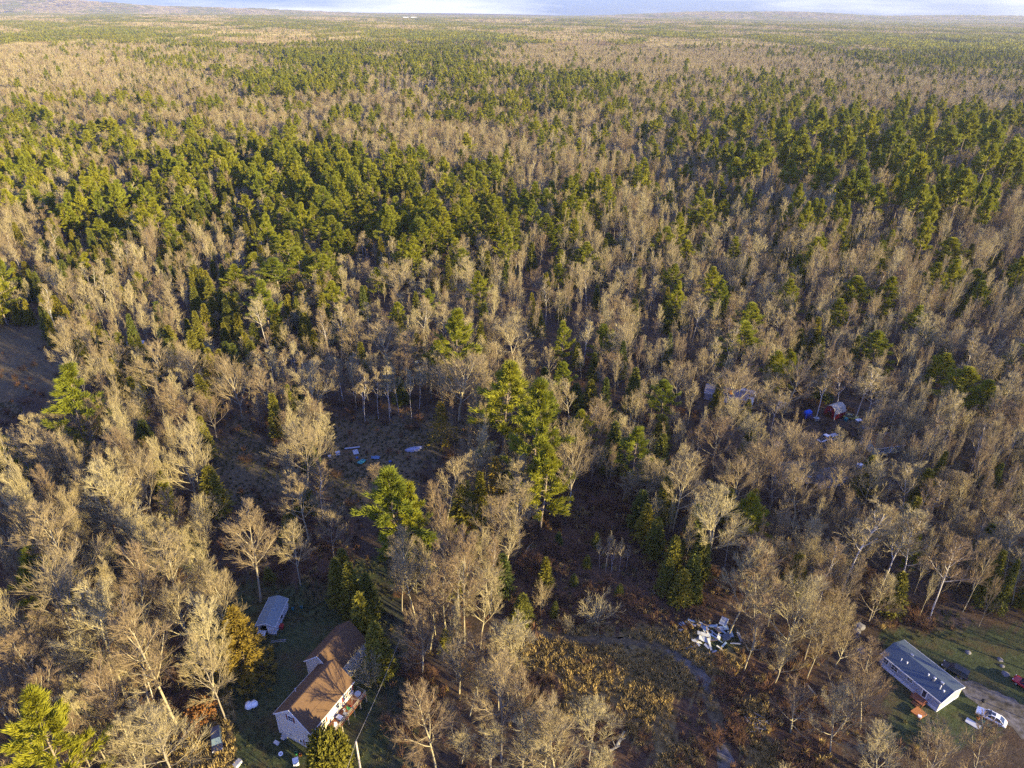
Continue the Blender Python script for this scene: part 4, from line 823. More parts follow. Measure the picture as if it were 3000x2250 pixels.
# sacks, appliance and bits in the yard
def sack(name, label, cat, p, seed, r, h, mat, group=None):
    e = MB().lathe([(.01, 0), (r * .8, 0), (r, h * .25), (r * .96, h * .6), (r * .7, h * .85), (r * .25, h * .95), (r * .38, h * 1.06), (.01, h)], n=16, wob=.09, seed=seed).build(name, mat, None, smooth=True); e.location = (p[0], p[1], 0); return tag(e, label, cat, group)
sack('bulk_sack', 'taller tied white bulk sack on the dim lawn', 'sack', atv(539, 1528), 1, .75, 1.35, K['white'])
sack('bulk_sack', 'rounder white bulk sack beside the tied one', 'sack', atv(549, 1524), 2, .72, 1.1, K['white'])
def junk():
    chest('washing_machine', 'white appliance standing alone in the front yard', 'appliance', atv(640, 1650), .4, .9, .9, 1.1, K['white'], K['white'])
    chest('cabinet', 'white cabinet lying by golden grass at photo bottom', 'cabinet', atv(514, 1652), 1.1, 1.3, .8, .7, K['white'], K['metal'])
    chest('lawn_crate', 'pale crate against the house gable wall', 'crate', hl(-2.9, -1.6), HA, .9, .5, .4, K['white'], K['metal'])
    bucket('green bucket in front of the house gable', hl(1.5, -1.5), K['green'], .5, .26); bucket('orange bucket beside the green one', hl(2.3, -1.4), K['orange'], .45, .24)
    bucket('pink bucket in the grass below the deck', hl(6.8, 3.3), K['pink'], .4, .22); bucket('white bucket furthest from the deck edge', hl(7.6, 4.3), K['white'], .4, .22)
    bucket('white bucket near the round shrub', hl(7.0, 1.7), K['white'], .45, .25); bucket('teal bucket in grass below the deck', hl(7.3, .6), K['teal'], .5, .28)
    bucket('teal pail beside the long grey shed', atv(633, 1317), K['teal'], .5, .28); bucket('teal pail farther from the grey shed', atv(652, 1314), K['teal'], .5, .28)
    e = MB().lathe([(.20, .0), (.36, .0), (.40, .09), (.36, .18), (.20, .18), (.17, .09), (.20, .0)], n=18).build('tyre', K['white'], None, smooth=True); e.location = hl(-.9, -2.7, .02); e.rotation_euler = (.25, .1, 0); tag(e, 'white ringed old tyre lying in front of the gable', 'tyre')
    e = thing('ladder', 'pale ladder lying on grass before the grey shed', 'ladder', atv(601, 1385), .15); q = MB()
    for y in (-.22, .22): q.box(-1.5, 1.5, y - .03, y + .03, .02, .09)
    q.build('rail', K['metal'], e); q = MB()
    for x in np.linspace(-1.3, 1.3, 8): q.box(x - .02, x + .02, -.19, .19, .04, .07)
    q.build('rung', K['metal'], e)
junk()

# long grey shed
def shed():
    e = thing('shed', 'long low shed with grey green roof and white walls', 'shed', (-49.35, 97.3, 0), -.056); wl, g = nmat('shed_siding', (.58, .60, .60), .7, wave=('Z', 2), var=.1), nmat('shed_roof', (.16, .20, .21), .8, var=.25, noise=.8)
    L_ = 7.3; W_ = 1.85
    MB().box(-W_, W_, .1, .2, 2.35, 2.5).box(W_ - .1, W_, .1, L_, 0, 2.35).box(-W_, -W_ + .1, .1, L_, 0, 2.35).box(-W_ + .1, W_ - .1, L_ - .1, L_, 0, 2.35).box(.1, W_ - .1, .1, .2, 0, 2.35).poly([(-W_, .1, 2.5), (W_, .1, 2.5), (0, .1, 3.15), (-W_, .2, 2.5), (W_, .2, 2.5), (0, .2, 3.15)], [(0, 1, 2), (5, 4, 3), (1, 4, 5, 2), (0, 2, 5, 3)]).build('wall', wl, e)
    r = MB()
    for sg in (-1, 1): r.slab([(0, -.15, 3.3), (0, L_ + .2, 3.3), (sg * 2.1, L_ + .2, 2.5), (sg * 2.1, -.15, 2.5)], .08)
    r.build('roof', g, e); f = MB()
    for sg in (-1, 1): f.box(sg * 2.11 - .02, sg * 2.11 + .02, -.15, L_ + .2, 2.36, 2.52).slab([(0, -.2, 3.31), (0, -.155, 3.31), (sg * 2.12, -.155, 2.51), (sg * 2.12, -.2, 2.51)], .16)
    f.build('fascia', K['trim'], e); MB().box(.25, 1.6, .02, .1, .1, 1.9).build('door', K['trim'], e, .02); MB().box(W_, W_ + .04, 3, 4.0, 1.0, 1.8).build('window', K['glass'], e)
    MB().slab([(-1.7, -.9, .9), (.0, -1.2, .9), (.0, .0, 1.1), (-1.7, .1, 1.1)], .06).tube((-.1, -1.1, 0), (-.1, -1.1, .9), .04).tube((-1.6, -.8, 0), (-1.6, -.8, .9), .04).build('lean_to', wl, e)
    chest('tool_chest', 'red tool chest against the right wall of the shed', 'chest', (-46.9, 99.0, 0), 0, .7, .9, .8, K['red'], K['red'])
shed()

# power pole with wires
def power_pole():
    p = at(1043, 2173, 9.2); e = thing('power_pole', 'pale wooden power pole by the house lane', 'pole', (p[0], p[1], 0)); MB().tube((0, 0, 0), (0, 0, 9.2), .19, .13, 10).build('post', nmat('pole_wood', (.52, .45, .38), .85, var=.2, noise=1.0), e)
    MB().lathe([(.05, 9.2), (.08, 9.24), (.05, 9.32), (.07, 9.36), (.01, 9.4)]).build('insulator', K['metal'], e)
    for lab, b in (('overhead wire running up the lane past the house', at(1172, 1872, 9.5)), ('overhead wire from the pole toward photo bottom', at(985, 2330, 8.8))):
        a = np.array([p[0], p[1], 9.35]); q = MB(); n = 14; pts = [a + (b - a) * (i / n) - np.array([0, 0, 2.2 * (i / n) * (1 - i / n)]) for i in range(n + 1)]
        for i in range(n): q.tube(pts[i], pts[i + 1], .022, n=5)
        tag(q.build('power_wire', nmat('wire', (.30, .28, .27), .6), None), lab, 'wire')
power_pole()

# blue grey mobile home (local: x along the long front wall away from the camera, y across to the back)
MO = (78.10, 80.80); MA = math.atan2(.877, -.48)
def ml(x, y, z=0):
    return (MO[0] + x * -.48 + y * .877, MO[1] + x * .877 + y * .48, z)
def mobile():
    e = thing('mobile_home', 'blue grey mobile home with dark roof and white skirting', 'house', (MO[0], MO[1], 0)); e.rotation_euler = (0, 0, MA); e.scale = (1, -1, 1)
    wall, roof, lit = nmat('blue_grey_siding', (.30, .34, .42), .6, wave=('Z', 2.4)), nmat('dark_shingles', (.058, .082, .118), .9, var=.2, noise=1.4, bump=(12, .4)), nmat('sunlit_siding', (.40, .385, .34), .6, wave=('Z', 2.4))  # gable siding gets a paler cream, with sunlight put into its colour
    L_, D, ez, rz, ry = 12.3, 7.1, 2.9, 4.05, 3.35; x0, x1, y0, y1 = .25, 12.1, .25, 6.85
    MB().box(x0, x1, y0, y1, .75, 2.82).build('wall', wall, e)
    g = MB()
    for x in (x0 - .03, x1 + .001): g.poly([(x, y0, .75), (x, y1, .75), (x, y1, 2.85), (x, ry, 3.85), (x, y0, 2.85), (x + .03, y0, .75), (x + .03, y1, .75), (x + .03, y1, 2.85), (x + .03, ry, 3.85), (x + .03, y0, 2.85)], [(0, 1, 2, 3, 4), (9, 8, 7, 6, 5)] + [(i, i + 5, (i + 1) % 5 + 5, (i + 1) % 5) for i in range(5)])
    g.build('gable_wall', lit, e)
    MB().box(x0 - .02, x1 + .02, y0 - .02, y0 + .04, 0, .74).box(x0 - .02, x1 + .02, y1 - .04, y1 + .02, 0, .74).box(x0 - .045, x0 + .02, y0 + .04, y1 - .04, 0, .74).box(x1 - .02, x1 + .045, y0 + .04, y1 - .04, 0, .74).build('skirting', nmat('white_skirting', (.58, .60, .66), .6, wave=('X', 1.5)), e)
    r = MB(); r.slab([(0, 0, ez), (L_, 0, ez), (L_, ry, rz), (0, ry, rz)], .1); r.slab([(0, ry, rz), (L_, ry, rz), (L_, D, ez), (0, D, ez)], .1); ro = r.build('roof', roof, e)
    MB().box(-.01, L_ + .01, -.06, -.005, ez - .2, ez + .03).box(-.01, L_ + .01, D + .005, D + .06, ez - .2, ez + .03).build('gutter', K['trim'], e)
    MB().slab([(-.06, -.05, ez + .02), (-.005, -.05, ez + .02), (-.005, ry, rz + .02), (-.06, ry, rz + .02)], .2).slab([(-.06, ry, rz + .02), (-.005, ry, rz + .02), (-.005, D + .05, ez + .02), (-.06, D + .05, ez + .02)], .2).build('fascia', K['trim'], e)
    for nm, x, y, w_, h_ in (('vent_pipe', 4.5, 2.6, .16, .3), ('chimney', 3.3, 2.3, .28, .95), ('roof_vent', 2.15, 3.0, .42, .35), ('vent_pipe', 1.75, 1.9, .1, .9), ('vent_pipe', 1.07, 2.0, .17, .25), ('roof_vent', 8.8, 4.0, .4, .25), ('vent_pipe', 9.1, 1.3, .09, .75), ('vent_pipe', 8.2, 1.8, .14, .3)):
        z = ez + (rz - ez) * (y / ry if y < ry else (D - y) / (D - ry))
        if nm == 'roof_vent': MB().box(x - w_ * .7, x + w_ * .7, y - w_ * .5, y + w_ * .5, z - .1, z + h_).build(nm, K['metal'], ro, .04)
        else: MB().tube((x, y, z - .15), (x, y, z + h_), w_ * .8, n=10).tube((x, y, z + h_), (x, y, z + h_ + .08), w_, w_ * .7, 10).build(nm, K['white'] if nm != 'chimney' else K['metal'], ro)
    n = (0, -1, 0)
    for x, w_, z, h_ in ((5.6, 1.0, 1.75, .7), (8.6, 1.2, 1.35, 1.1), (10.6, .9, 1.35, 1.1)): window(e, (x, y0 - .004, z), (1, 0, 0), (0, 0, 1), w_, h_, n)
    d = MB().box(2.55, 3.6, y0 - .07, y0, .8, 2.75).build('door', K['trim'], e); MB().box(2.75, 3.4, y0 - .09, y0 - .072, 1.0, 2.55).build('pane', K['glass'], d); MB().box(2.7, 2.76, y0 - .14, y0 - .09, 1.6, 1.75).build('handle', K['metal'], d)
    dk = MB().box(1.95, 4.4, -1.5, y0 - .1, .62, .74).build('porch', K['deck'], e); MB().box(2.3, 3.7, -1.8, -1.5, .3, .4).box(2.3, 3.7, -2.1, -1.8, .08, .18).build('step', K['deck'], dk)
    q = MB()
    for x in (2.02, 4.33): q.box(x - .05, x + .05, -1.48, -1.38, 0, 1.65).box(x - .03, x + .03, -1.38, y0 - .12, 1.5, 1.58)
    q.build('railing', K['deck'], dk)
mobile()
e = thing('platform', 'orange wooden platform on grass before the mobile home', 'platform', ml(1.5, -3.1), MA); op = nmat('orange_boards', (.36, .14, .045), .75, wave=('X', 4), var=.15)
MB().box(-.95, .95, -1.0, 1.0, .42, .52).build('top', op, e, .01)
for x in (-.85, .85):
    for y in (-.9, .9): MB().box(x - .06, x + .06, y - .06, y + .06, 0, .42).build('leg', op, e)
MB().box(-.95, .95, 1.0, 1.05, .3, .52).build('edge_board', op, e)
chest('cooler', 'white cooler on the corner of the orange platform', 'cooler', ml(.9, -3.9, .52), MA + .6, .55, .4, .35, K['white'], K['white'])

# vehicles
def car(name, label, p, rot, paint, kind='sedan', glass=None, hood=None):
    e = thing(name, label, 'car', p, rot); L_ = {'sedan': 4.75, 'suv': 4.6, 'pickup': 5.6}[kind]; Wd = .92 if kind == 'sedan' else .96
    gl = glass or K['glass']; g = {'sedan': (.30, .78, .95, .55), 'suv': (.33, 1.0, 1.05, .7), 'pickup': (.36, .95, 1.08, .8)}[kind]; z0, zb = .30 if kind == 'sedan' else .38, g[1] if kind != 'sedan' else .86
    st = [(-.5, .55, .62), (-.485, .80, .80), (-.44, .95, .90), (-.30, 1.0, .97), (0, 1.0, 1.0), (.22, 1.0, .98), (.38, .97, .92), (.46, .86, .84), (.49, .66, .72), (.5, .5, .62)]
    secs = []
    for t, wq, hq in st:                                   # x = length (front at +), rounded box sections
        x = t * L_; wv = Wd * (.62 + .38 * wq); zt = z0 + (zb - z0) * hq
        secs.append([(x, -wv * .9, z0), (x, -wv, z0 + .16), (x, -wv * .99, zt - .18), (x, -wv * .9, zt - .03), (x, -wv * .55, zt + .015), (x, wv * .55, zt + .015), (x, wv * .9, zt - .03), (x, wv * .99, zt - .18), (x, wv, z0 + .16), (x, wv * .9, z0)])
    MB().loft(secs).build('body', paint, e, smooth=True)
    zr = {'sedan': 1.43, 'suv': 1.72, 'pickup': 1.80}[kind]
    if kind == 'sedan': cab = [(-.40, .0, .72), (-.24, .9, .66), (-.10, 1.0, .64), (.04, .97, .65), (.24, .0, .78)]
    elif kind == 'suv': cab = [(-.49, .0, .84), (-.455, .9, .76), (-.2, 1.0, .75), (.08, .97, .75), (.25, .0, .84)]
    else: cab = [(-.10, .0, .84), (-.085, .93, .78), (.04, 1.0, .77), (.14, .97, .77), (.27, .0, .84)]
    secs = []; top = []
    for t, hq, wq in cab:
        x = t * L_; z = zb + (zr - zb) * hq - .02; wv = Wd * wq; wb_ = Wd * .88; secs.append([(x, -wb_, zb - .05), (x, -wv, z), (x, wv, z), (x, wb_, zb - .05)])
    MB().loft(secs).build('windows', gl, e, smooth=False)
    m = cab[1:-1]; r = MB(); rs = []
    for t, hq, wq in m: x = t * L_; z = zb + (zr - zb) * hq; wv = Wd * wq + .01; rs.append([(x, -wv, z - .06), (x, -wv * .93, z + .02), (x, wv * .93, z + .02), (x, wv, z - .06)])
    r.loft(rs)
    a, b, c_ = cab[1], cab[len(cab) // 2], cab[-2]
    for sg in (-1, 1):                                     # pillars
        r.tube((cab[0][0] * L_, sg * Wd * .86, zb), (a[0] * L_, sg * Wd * a[2], zb + (zr - zb) * a[1]), .05, n=5); r.tube((cab[-1][0] * L_, sg * Wd * .86, zb), (c_[0] * L_, sg * Wd * c_[2], zb + (zr - zb) * c_[1]), .045, n=5); r.tube((b[0] * L_, sg * Wd * .9, zb - .05), (b[0] * L_, sg * Wd * b[2], zr - .02), .045, n=5)
    ro = r.build('roof', paint, e)
    if kind == 'sedan': MB().box(-.02 * L_ - .35, -.02 * L_ + .25, -.38, .38, zr + .0, zr + .03).build('sunroof', gl, ro)
    if kind == 'pickup': MB().box(-.47 * L_, -.12 * L_, -Wd * .78, Wd * .78, zb + .0, zb + .04).build('bed_liner', K['dark'], e)
    for sx in (-.30, .31):
        for sy in (-1, 1):
            w_ = link('wheel', None, e, (sx * L_, sy * (Wd - .10), .33)); MB().loft([[(.33 * math.cos(a) * q, yy, .33 * math.sin(a) * q) for a in np.arange(16) * math.pi / 8] for q, yy in ((.7, -.11), (1, -.09), (1, .09), (.7, .11))]).build('tyre', K['dark'], w_); MB().loft([[(.2 * math.cos(a) * q, yy, .2 * math.sin(a) * q) for a in np.arange(12) * math.pi / 6] for q, yy in ((1, -.115), (1, .115), (.4, .125))]).build('rim', K['metal'], w_)
    for sy in (-1, 1):
        MB().box(.455 * L_, .487 * L_, sy * Wd * .72 - .16, sy * Wd * .72 + .16, zb - .28, zb - .13).build('headlight', K['white'], e, .03); MB().box(-.492 * L_, -.47 * L_, sy * Wd * .72 - .14, sy * Wd * .72 + .14, zb - .26, zb - .10).build('tail_light', nmat('tail_light', (.4, .02, .02), .3), e, .02)
        MB().box(.13 * L_, .155 * L_, sy * Wd * 1.0, sy * Wd * 1.0 + sy * .16, zb, zb + .12).build('mirror', paint, e, .02)
    return e
def paint(n, c): return nmat(n, c, .28, spec=.6)
p1, p2 = at(2866, 2078, .7), at(2946, 2119, .7); c = (p1 + p2) / 2; car('sedan', 'white sedan with sunroof parked on the gravel by the mobile home', c[:2], math.atan2(p1[1] - p2[1], p1[0] - p2[0]), paint('white_paint', (.78, .79, .80)))
p1, p2 = at(2756, 1950, .7), at(2822, 1987, .7); c = (p1 + p2) / 2 + [.95, .5, 0]; car('dark_suv', 'black car parked close behind the mobile home', c[:2], math.atan2(p1[1] - p2[1], p1[0] - p2[0]), paint('black_paint', (.012, .013, .016)), 'suv')
c = at(3008, 2010, .5); car('red_car', 'red car cut by the right edge of the photo', c[:2], 2.2, paint('red_paint', (.36, .012, .02)), 'suv')
p1, p2 = at(631.5, 2138, .8), at(637, 2196, .8); c = (p1 + p2) / 2; car('dark_wagon', 'dark blue car abandoned in tall golden grass', c[:2], math.atan2(p2[1] - p1[1], p2[0] - p1[0]), paint('navy_paint', (.02, .03, .06)), 'suv', nmat('pale_windscreen', (.12, .17, .18), .1, spec=.8))
e = MB().box(-.6, .6, -1.15, 1.15, .03, .12).box(-.6, -.52, -1.15, 1.15, .12, .16).box(.52, .6, -1.15, 1.15, .12, .16).build('sheet_panel', nmat('grey_panel', (.42, .43, .45), .6), None, .01); q = at(2850, 2121); e.location = (q[0], q[1], 0); e.rotation_euler = (0, 0, .75); tag(e, 'flat grey panel lying on grass near the white sedan', 'panel')
e = thing('traffic_cone', 'small orange cone beside the front of the white sedan', 'cone', at(2867, 2105)[:2]); MB().lathe([(.24, .04), (.05, .62), (.01, .63)]).build('body', K['orange'], e); MB().box(-.28, .28, -.28, .28, 0, .04).build('base', K['orange'], e)
e = thing('wheelbarrow', 'dark green wheelbarrow beside the white sedan', 'wheelbarrow', at(2888, 2128)[:2], -.6); MB().loft([[(-.6, -.3, .35), (.5, -.25, .35), (.5, .25, .35), (-.6, .3, .35)], [(-.9, -.5, .75), (.75, -.45, .75), (.75, .45, .75), (-.9, .5, .75)]]).build('tray', nmat('dark_green', (.02, .07, .06), .5), e); MB().tube((.8, -.06, .2), (.8, .06, .2), .2, n=14).build('wheel', K['dark'], e); MB().tube((-1.3, -.3, .6), (.8, -.1, .22), .03).tube((-1.3, .3, .6), (.8, .1, .22), .03).tube((-.5, -.28, .4), (-.6, -.3, 0), .03).tube((-.5, .28, .4), (-.6, .3, 0), .03).build('frame', K['metal'], e)
e = thing('barbecue_grill', 'black kettle grill on gravel above the white sedan', 'grill', at(2877, 2062)[:2]); MB().lathe([(.01, .55), (.3, .6), (.38, .78), (.38, .82), (.3, 1.02), (.01, 1.08)]).build('bowl', K['dark'], e, smooth=True)
for a in range(3): MB().tube((.3 * math.cos(a * 2.1), .3 * math.sin(a * 2.1), 0), (.2 * math.cos(a * 2.1), .2 * math.sin(a * 2.1), .62), .025, n=5).build('leg', K['metal'], e)
def rock(label, x, y, r, seed, mat, squash=.7):
    r_ = np.random.default_rng(seed); import bmesh
    bm = bmesh.new(); bmesh.ops.create_icosphere(bm, subdivisions=2, radius=r)
    for v in bm.verts: v.co *= 1 + r_.uniform(-.14, .14); v.co.z = max(v.co.z * squash, -r * .15)
    me = bpy.data.meshes.new('boulder'); bm.to_mesh(me); bm.free(); me.materials.append(mat); q = at(x, y); o = link('boulder', me, None, (q[0], q[1], 0), r_.uniform(0, 6)); tag(o, label, 'boulder')
RK = nmat('grey_rock', (.15, .145, .15), .9, var=.3, noise=1.5)
for k, (lb, x, y, r) in enumerate([('largest pale boulder beyond the mobile home', 2518, 1836, 1.1), ('grey boulder leaning on the largest pale one', 2508, 1850, .9), ('low grey boulder left of the mobile home', 2505, 1868, .9), ('grey boulder nearest the mobile home corner', 2520, 1905, .9), ('small rock in brush behind the black car', 2722, 1815, .7), ('white rock beside the parking gravel', 2836, 1912, .6), ('white rock at the far gravel edge', 2930, 1933, .55), ('white rock nearest the red car', 2946, 1975, .7), ('small pale rock between two white ones', 2936, 1952, .45)]): rock(lb, x, y, r, 50 + k, RK)

# scrap heap: every board its own thing
def scrap():
    r_ = random.Random(8); cols = [nmat('grey_board', (.36, .38, .40), .8, var=.25, noise=1.2), nmat('pale_board', (.56, .57, .54), .7, var=.15), nmat('blue_grey_board', (.24, .32, .40), .7, var=.2), nmat('brown_board', (.25, .19, .14), .85, var=.3), nmat('dark_board', (.10, .11, .12), .8, var=.3)]
    cn = ['weathered grey', 'pale white', 'blue grey', 'brown', 'dark']
    c0 = at(2083, 1866); big = [(2120, 1824, 2.6, 1.5, .25, 0), (2055, 1836, 1.8, 1.3, .35, 1), (2100, 1852, 2.4, .9, .4, 3), (2062, 1863, 2.8, .8, .3, 0), (2062, 1880, 2.3, 1.0, .2, 0), (2126, 1874, 1.5, 1.6, .3, 4), (2078, 1893, 2.6, .5, .15, 0), (2030, 1826, .5, 2.4, .3, 2), (2040, 1885, .7, 2.2, .25, 1), (2085, 1840, 2.0, .6, .6, 2), (2125, 1842, 1.2, 1.0, .5, 2), (2068, 1848, .9, .9, .5, 1), (2140, 1862, 1.0, 1.3, .3, 2), (2105, 1872, 1.4, .7, .4, 0)]
    spots = [(a, b, l, w_, z, ci) for a, b, l, w_, z, ci in big] + [(r_.gauss(2080, 34), r_.gauss(1860, 20), r_.uniform(.8, 2.6), r_.uniform(.15, .55), r_.uniform(.1, .6), r_.choice([0, 0, 1, 2, 2, 3, 4])) for _ in range(44)] + [(r_.uniform(1990, 2012), r_.uniform(1828, 1850), r_.uniform(.8, 1.8), r_.uniform(.12, .3), .15, r_.choice([0, 3, 2])) for _ in range(7)]
    seen = {}
    for k, (x, y, l, w_, z, ci) in enumerate(spots):
        q = at(x, y); t = .05 if k % 3 else .09; m = MB().box(-l / 2, l / 2, -w_ / 2, w_ / 2, -t / 2, t / 2)
        if k in (0, 1, 5, 10, 12): m.box(-l / 2, l / 2, -w_ / 2, -w_ / 2 + .09, t / 2 + .002, t / 2 + .07).box(-l / 2, l / 2, w_ / 2 - .09, w_ / 2, t / 2 + .002, t / 2 + .07)
        nm = 'scrap_sheet' if w_ > .6 else 'scrap_board'; o = m.build(nm, cols[ci], None, .008); tl, tw_ = r_.gauss(0, .18), r_.gauss(0, .22)
        o.rotation_euler = (tw_, tl, r_.uniform(0, 3.14)); o.location = (q[0], q[1], z * .6 + abs(math.sin(tl)) * l / 2 + abs(math.sin(tw_)) * w_ / 2 + .05)
        side = ('left end' if x < 2040 else 'middle' if x < 2105 else 'right end'); row = 'back' if y < 1850 else 'front'
        sz = 'long' if l > 1.9 else 'short'; lab = f"{sz} {cn[ci]} {'sheet' if w_ > .6 else 'board'} at {row} of scrap heap, {side}"
        tag(o, lab, 'sheet' if w_ > .6 else 'board', 'boards and sheets of the scrap heap')
scrap()
def log(label, x0, y0, x1, y1, r, z=.15, limbs=2, mat=None):
    a, b = at(x0, y0), at(x1, y1); a[2] = z; b[2] = z + .3; m = MB().tube(a, b, r, r * .5, 7); r_ = random.Random(int(x0))
    for k in range(limbs): p = a + (b - a) * r_.uniform(.4, .9); m.tube(p, p + np.array([r_.gauss(0, 1.2), r_.gauss(0, 1.2), r_.uniform(.4, 1.4)]), r * .4, r * .15, 5)
    tag(m.build('fallen_log', mat or M['bark'], None), label, 'log')
log('long fallen log below the mobile home brush', 2362, 2006, 2436, 2098, .22); log('fallen pale trunk right of the scrap heap', 2160, 1848, 2192, 1912, .13); log('thick grey log in front of the rubble at photo bottom', 1806, 2190, 1828, 2150, .35, .3, 1); log('leaning fallen trunk beside the thick grey log', 1780, 2205, 1815, 2190, .25, .2, 1); log('pale fallen log in the brushy opening', 1555, 1590, 1530, 1640, .15); log('fallen stem beyond the brushy opening', 1912, 1735, 1945, 1720, .14); log('second fallen stem beyond the brushy opening', 1915, 1740, 1948, 1728, .12)

# junk in the shaded clearing
def clearing():
    pl = nmat('pale_plank', (.36, .39, .44), .7, var=.1)
    a, b = at(1010, 1317), at(1054, 1312); m = MB().tube(a + [0, 0, .3], b + [0, 0, .3], .22, .2, 6); tag(m.build('long_plank', pl, None), 'long pale beam lying in the shaded clearing', 'beam')
    q = at(1212, 1318); e = thing('wrecked_boat', 'upturned pale blue boat hull at the clearing edge', 'boat', q[:2], .35); hs = []
    for t in np.linspace(-1, 1, 7): w_ = 1.0 * (1 - abs(t) ** 2.4) + .05; hs.append([(t * 2.6, -w_, 0), (t * 2.6, -w_ * .8, .55), (t * 2.6, 0, .85), (t * 2.6, w_ * .8, .55), (t * 2.6, w_, 0)])
    MB().loft(hs).build('hull', nmat('hull_paint', (.20, .25, .42), .4, hue=(.36, .36, .42), noise=.8), e); MB().box(-1.8, 1.9, -.05, .05, .84, .95).build('keel', pl, e)
    for lb, x, y, sx, sy, sz, mt in (('tipped pale bin in the shaded clearing', 990, 1332, 1.2, .8, 1.0, pl), ('small blue box in the shaded clearing', 1046, 1343, .6, .6, .5, K['blue']), ('blue tub farther right in the clearing', 1143, 1355, .7, .6, .5, K['blue']), ('pale box left in the clearing', 966, 1340, .8, .8, .6, pl)): chest('junk_box', lb, 'box', at(x, y)[:2], .5, sx, sy, sz, mt, mt)
    for k, (lb, x, y) in enumerate((('crumpled blue sheet in the middle of the clearing', 1100, 1342), ('crumpled teal sheet at front of the clearing', 1060, 1354), ('crumpled grey sheet near the long beam', 1042, 1326))):
        r_ = np.random.default_rng(k); g = 7; V = [((i - 3) * .4, (j - 3) * .25, .12 + r_.uniform(0, .28)) for i in range(g) for j in range(g)]; p = at(x, y)
        m = MB().poly(V + [(a_, b_, c_ - .04) for a_, b_, c_ in V], [(i * g + j, (i + 1) * g + j, (i + 1) * g + j + 1, i * g + j + 1) for i in range(g - 1) for j in range(g - 1)] + [(49 + i * g + j + 1, 49 + (i + 1) * g + j + 1, 49 + (i + 1) * g + j, 49 + i * g + j) for i in range(g - 1) for j in range(g - 1)])
        o = m.build('tarpaulin', (nmat('tarp_blue', (.08, .15, .26), .6), K['teal'], nmat('tarp_grey', (.3, .33, .38), .6))[k], None, smooth=True); o.location = (p[0], p[1], 0); o.rotation_euler = (0, 0, k); tag(o, lb, 'sheet')
clearing()

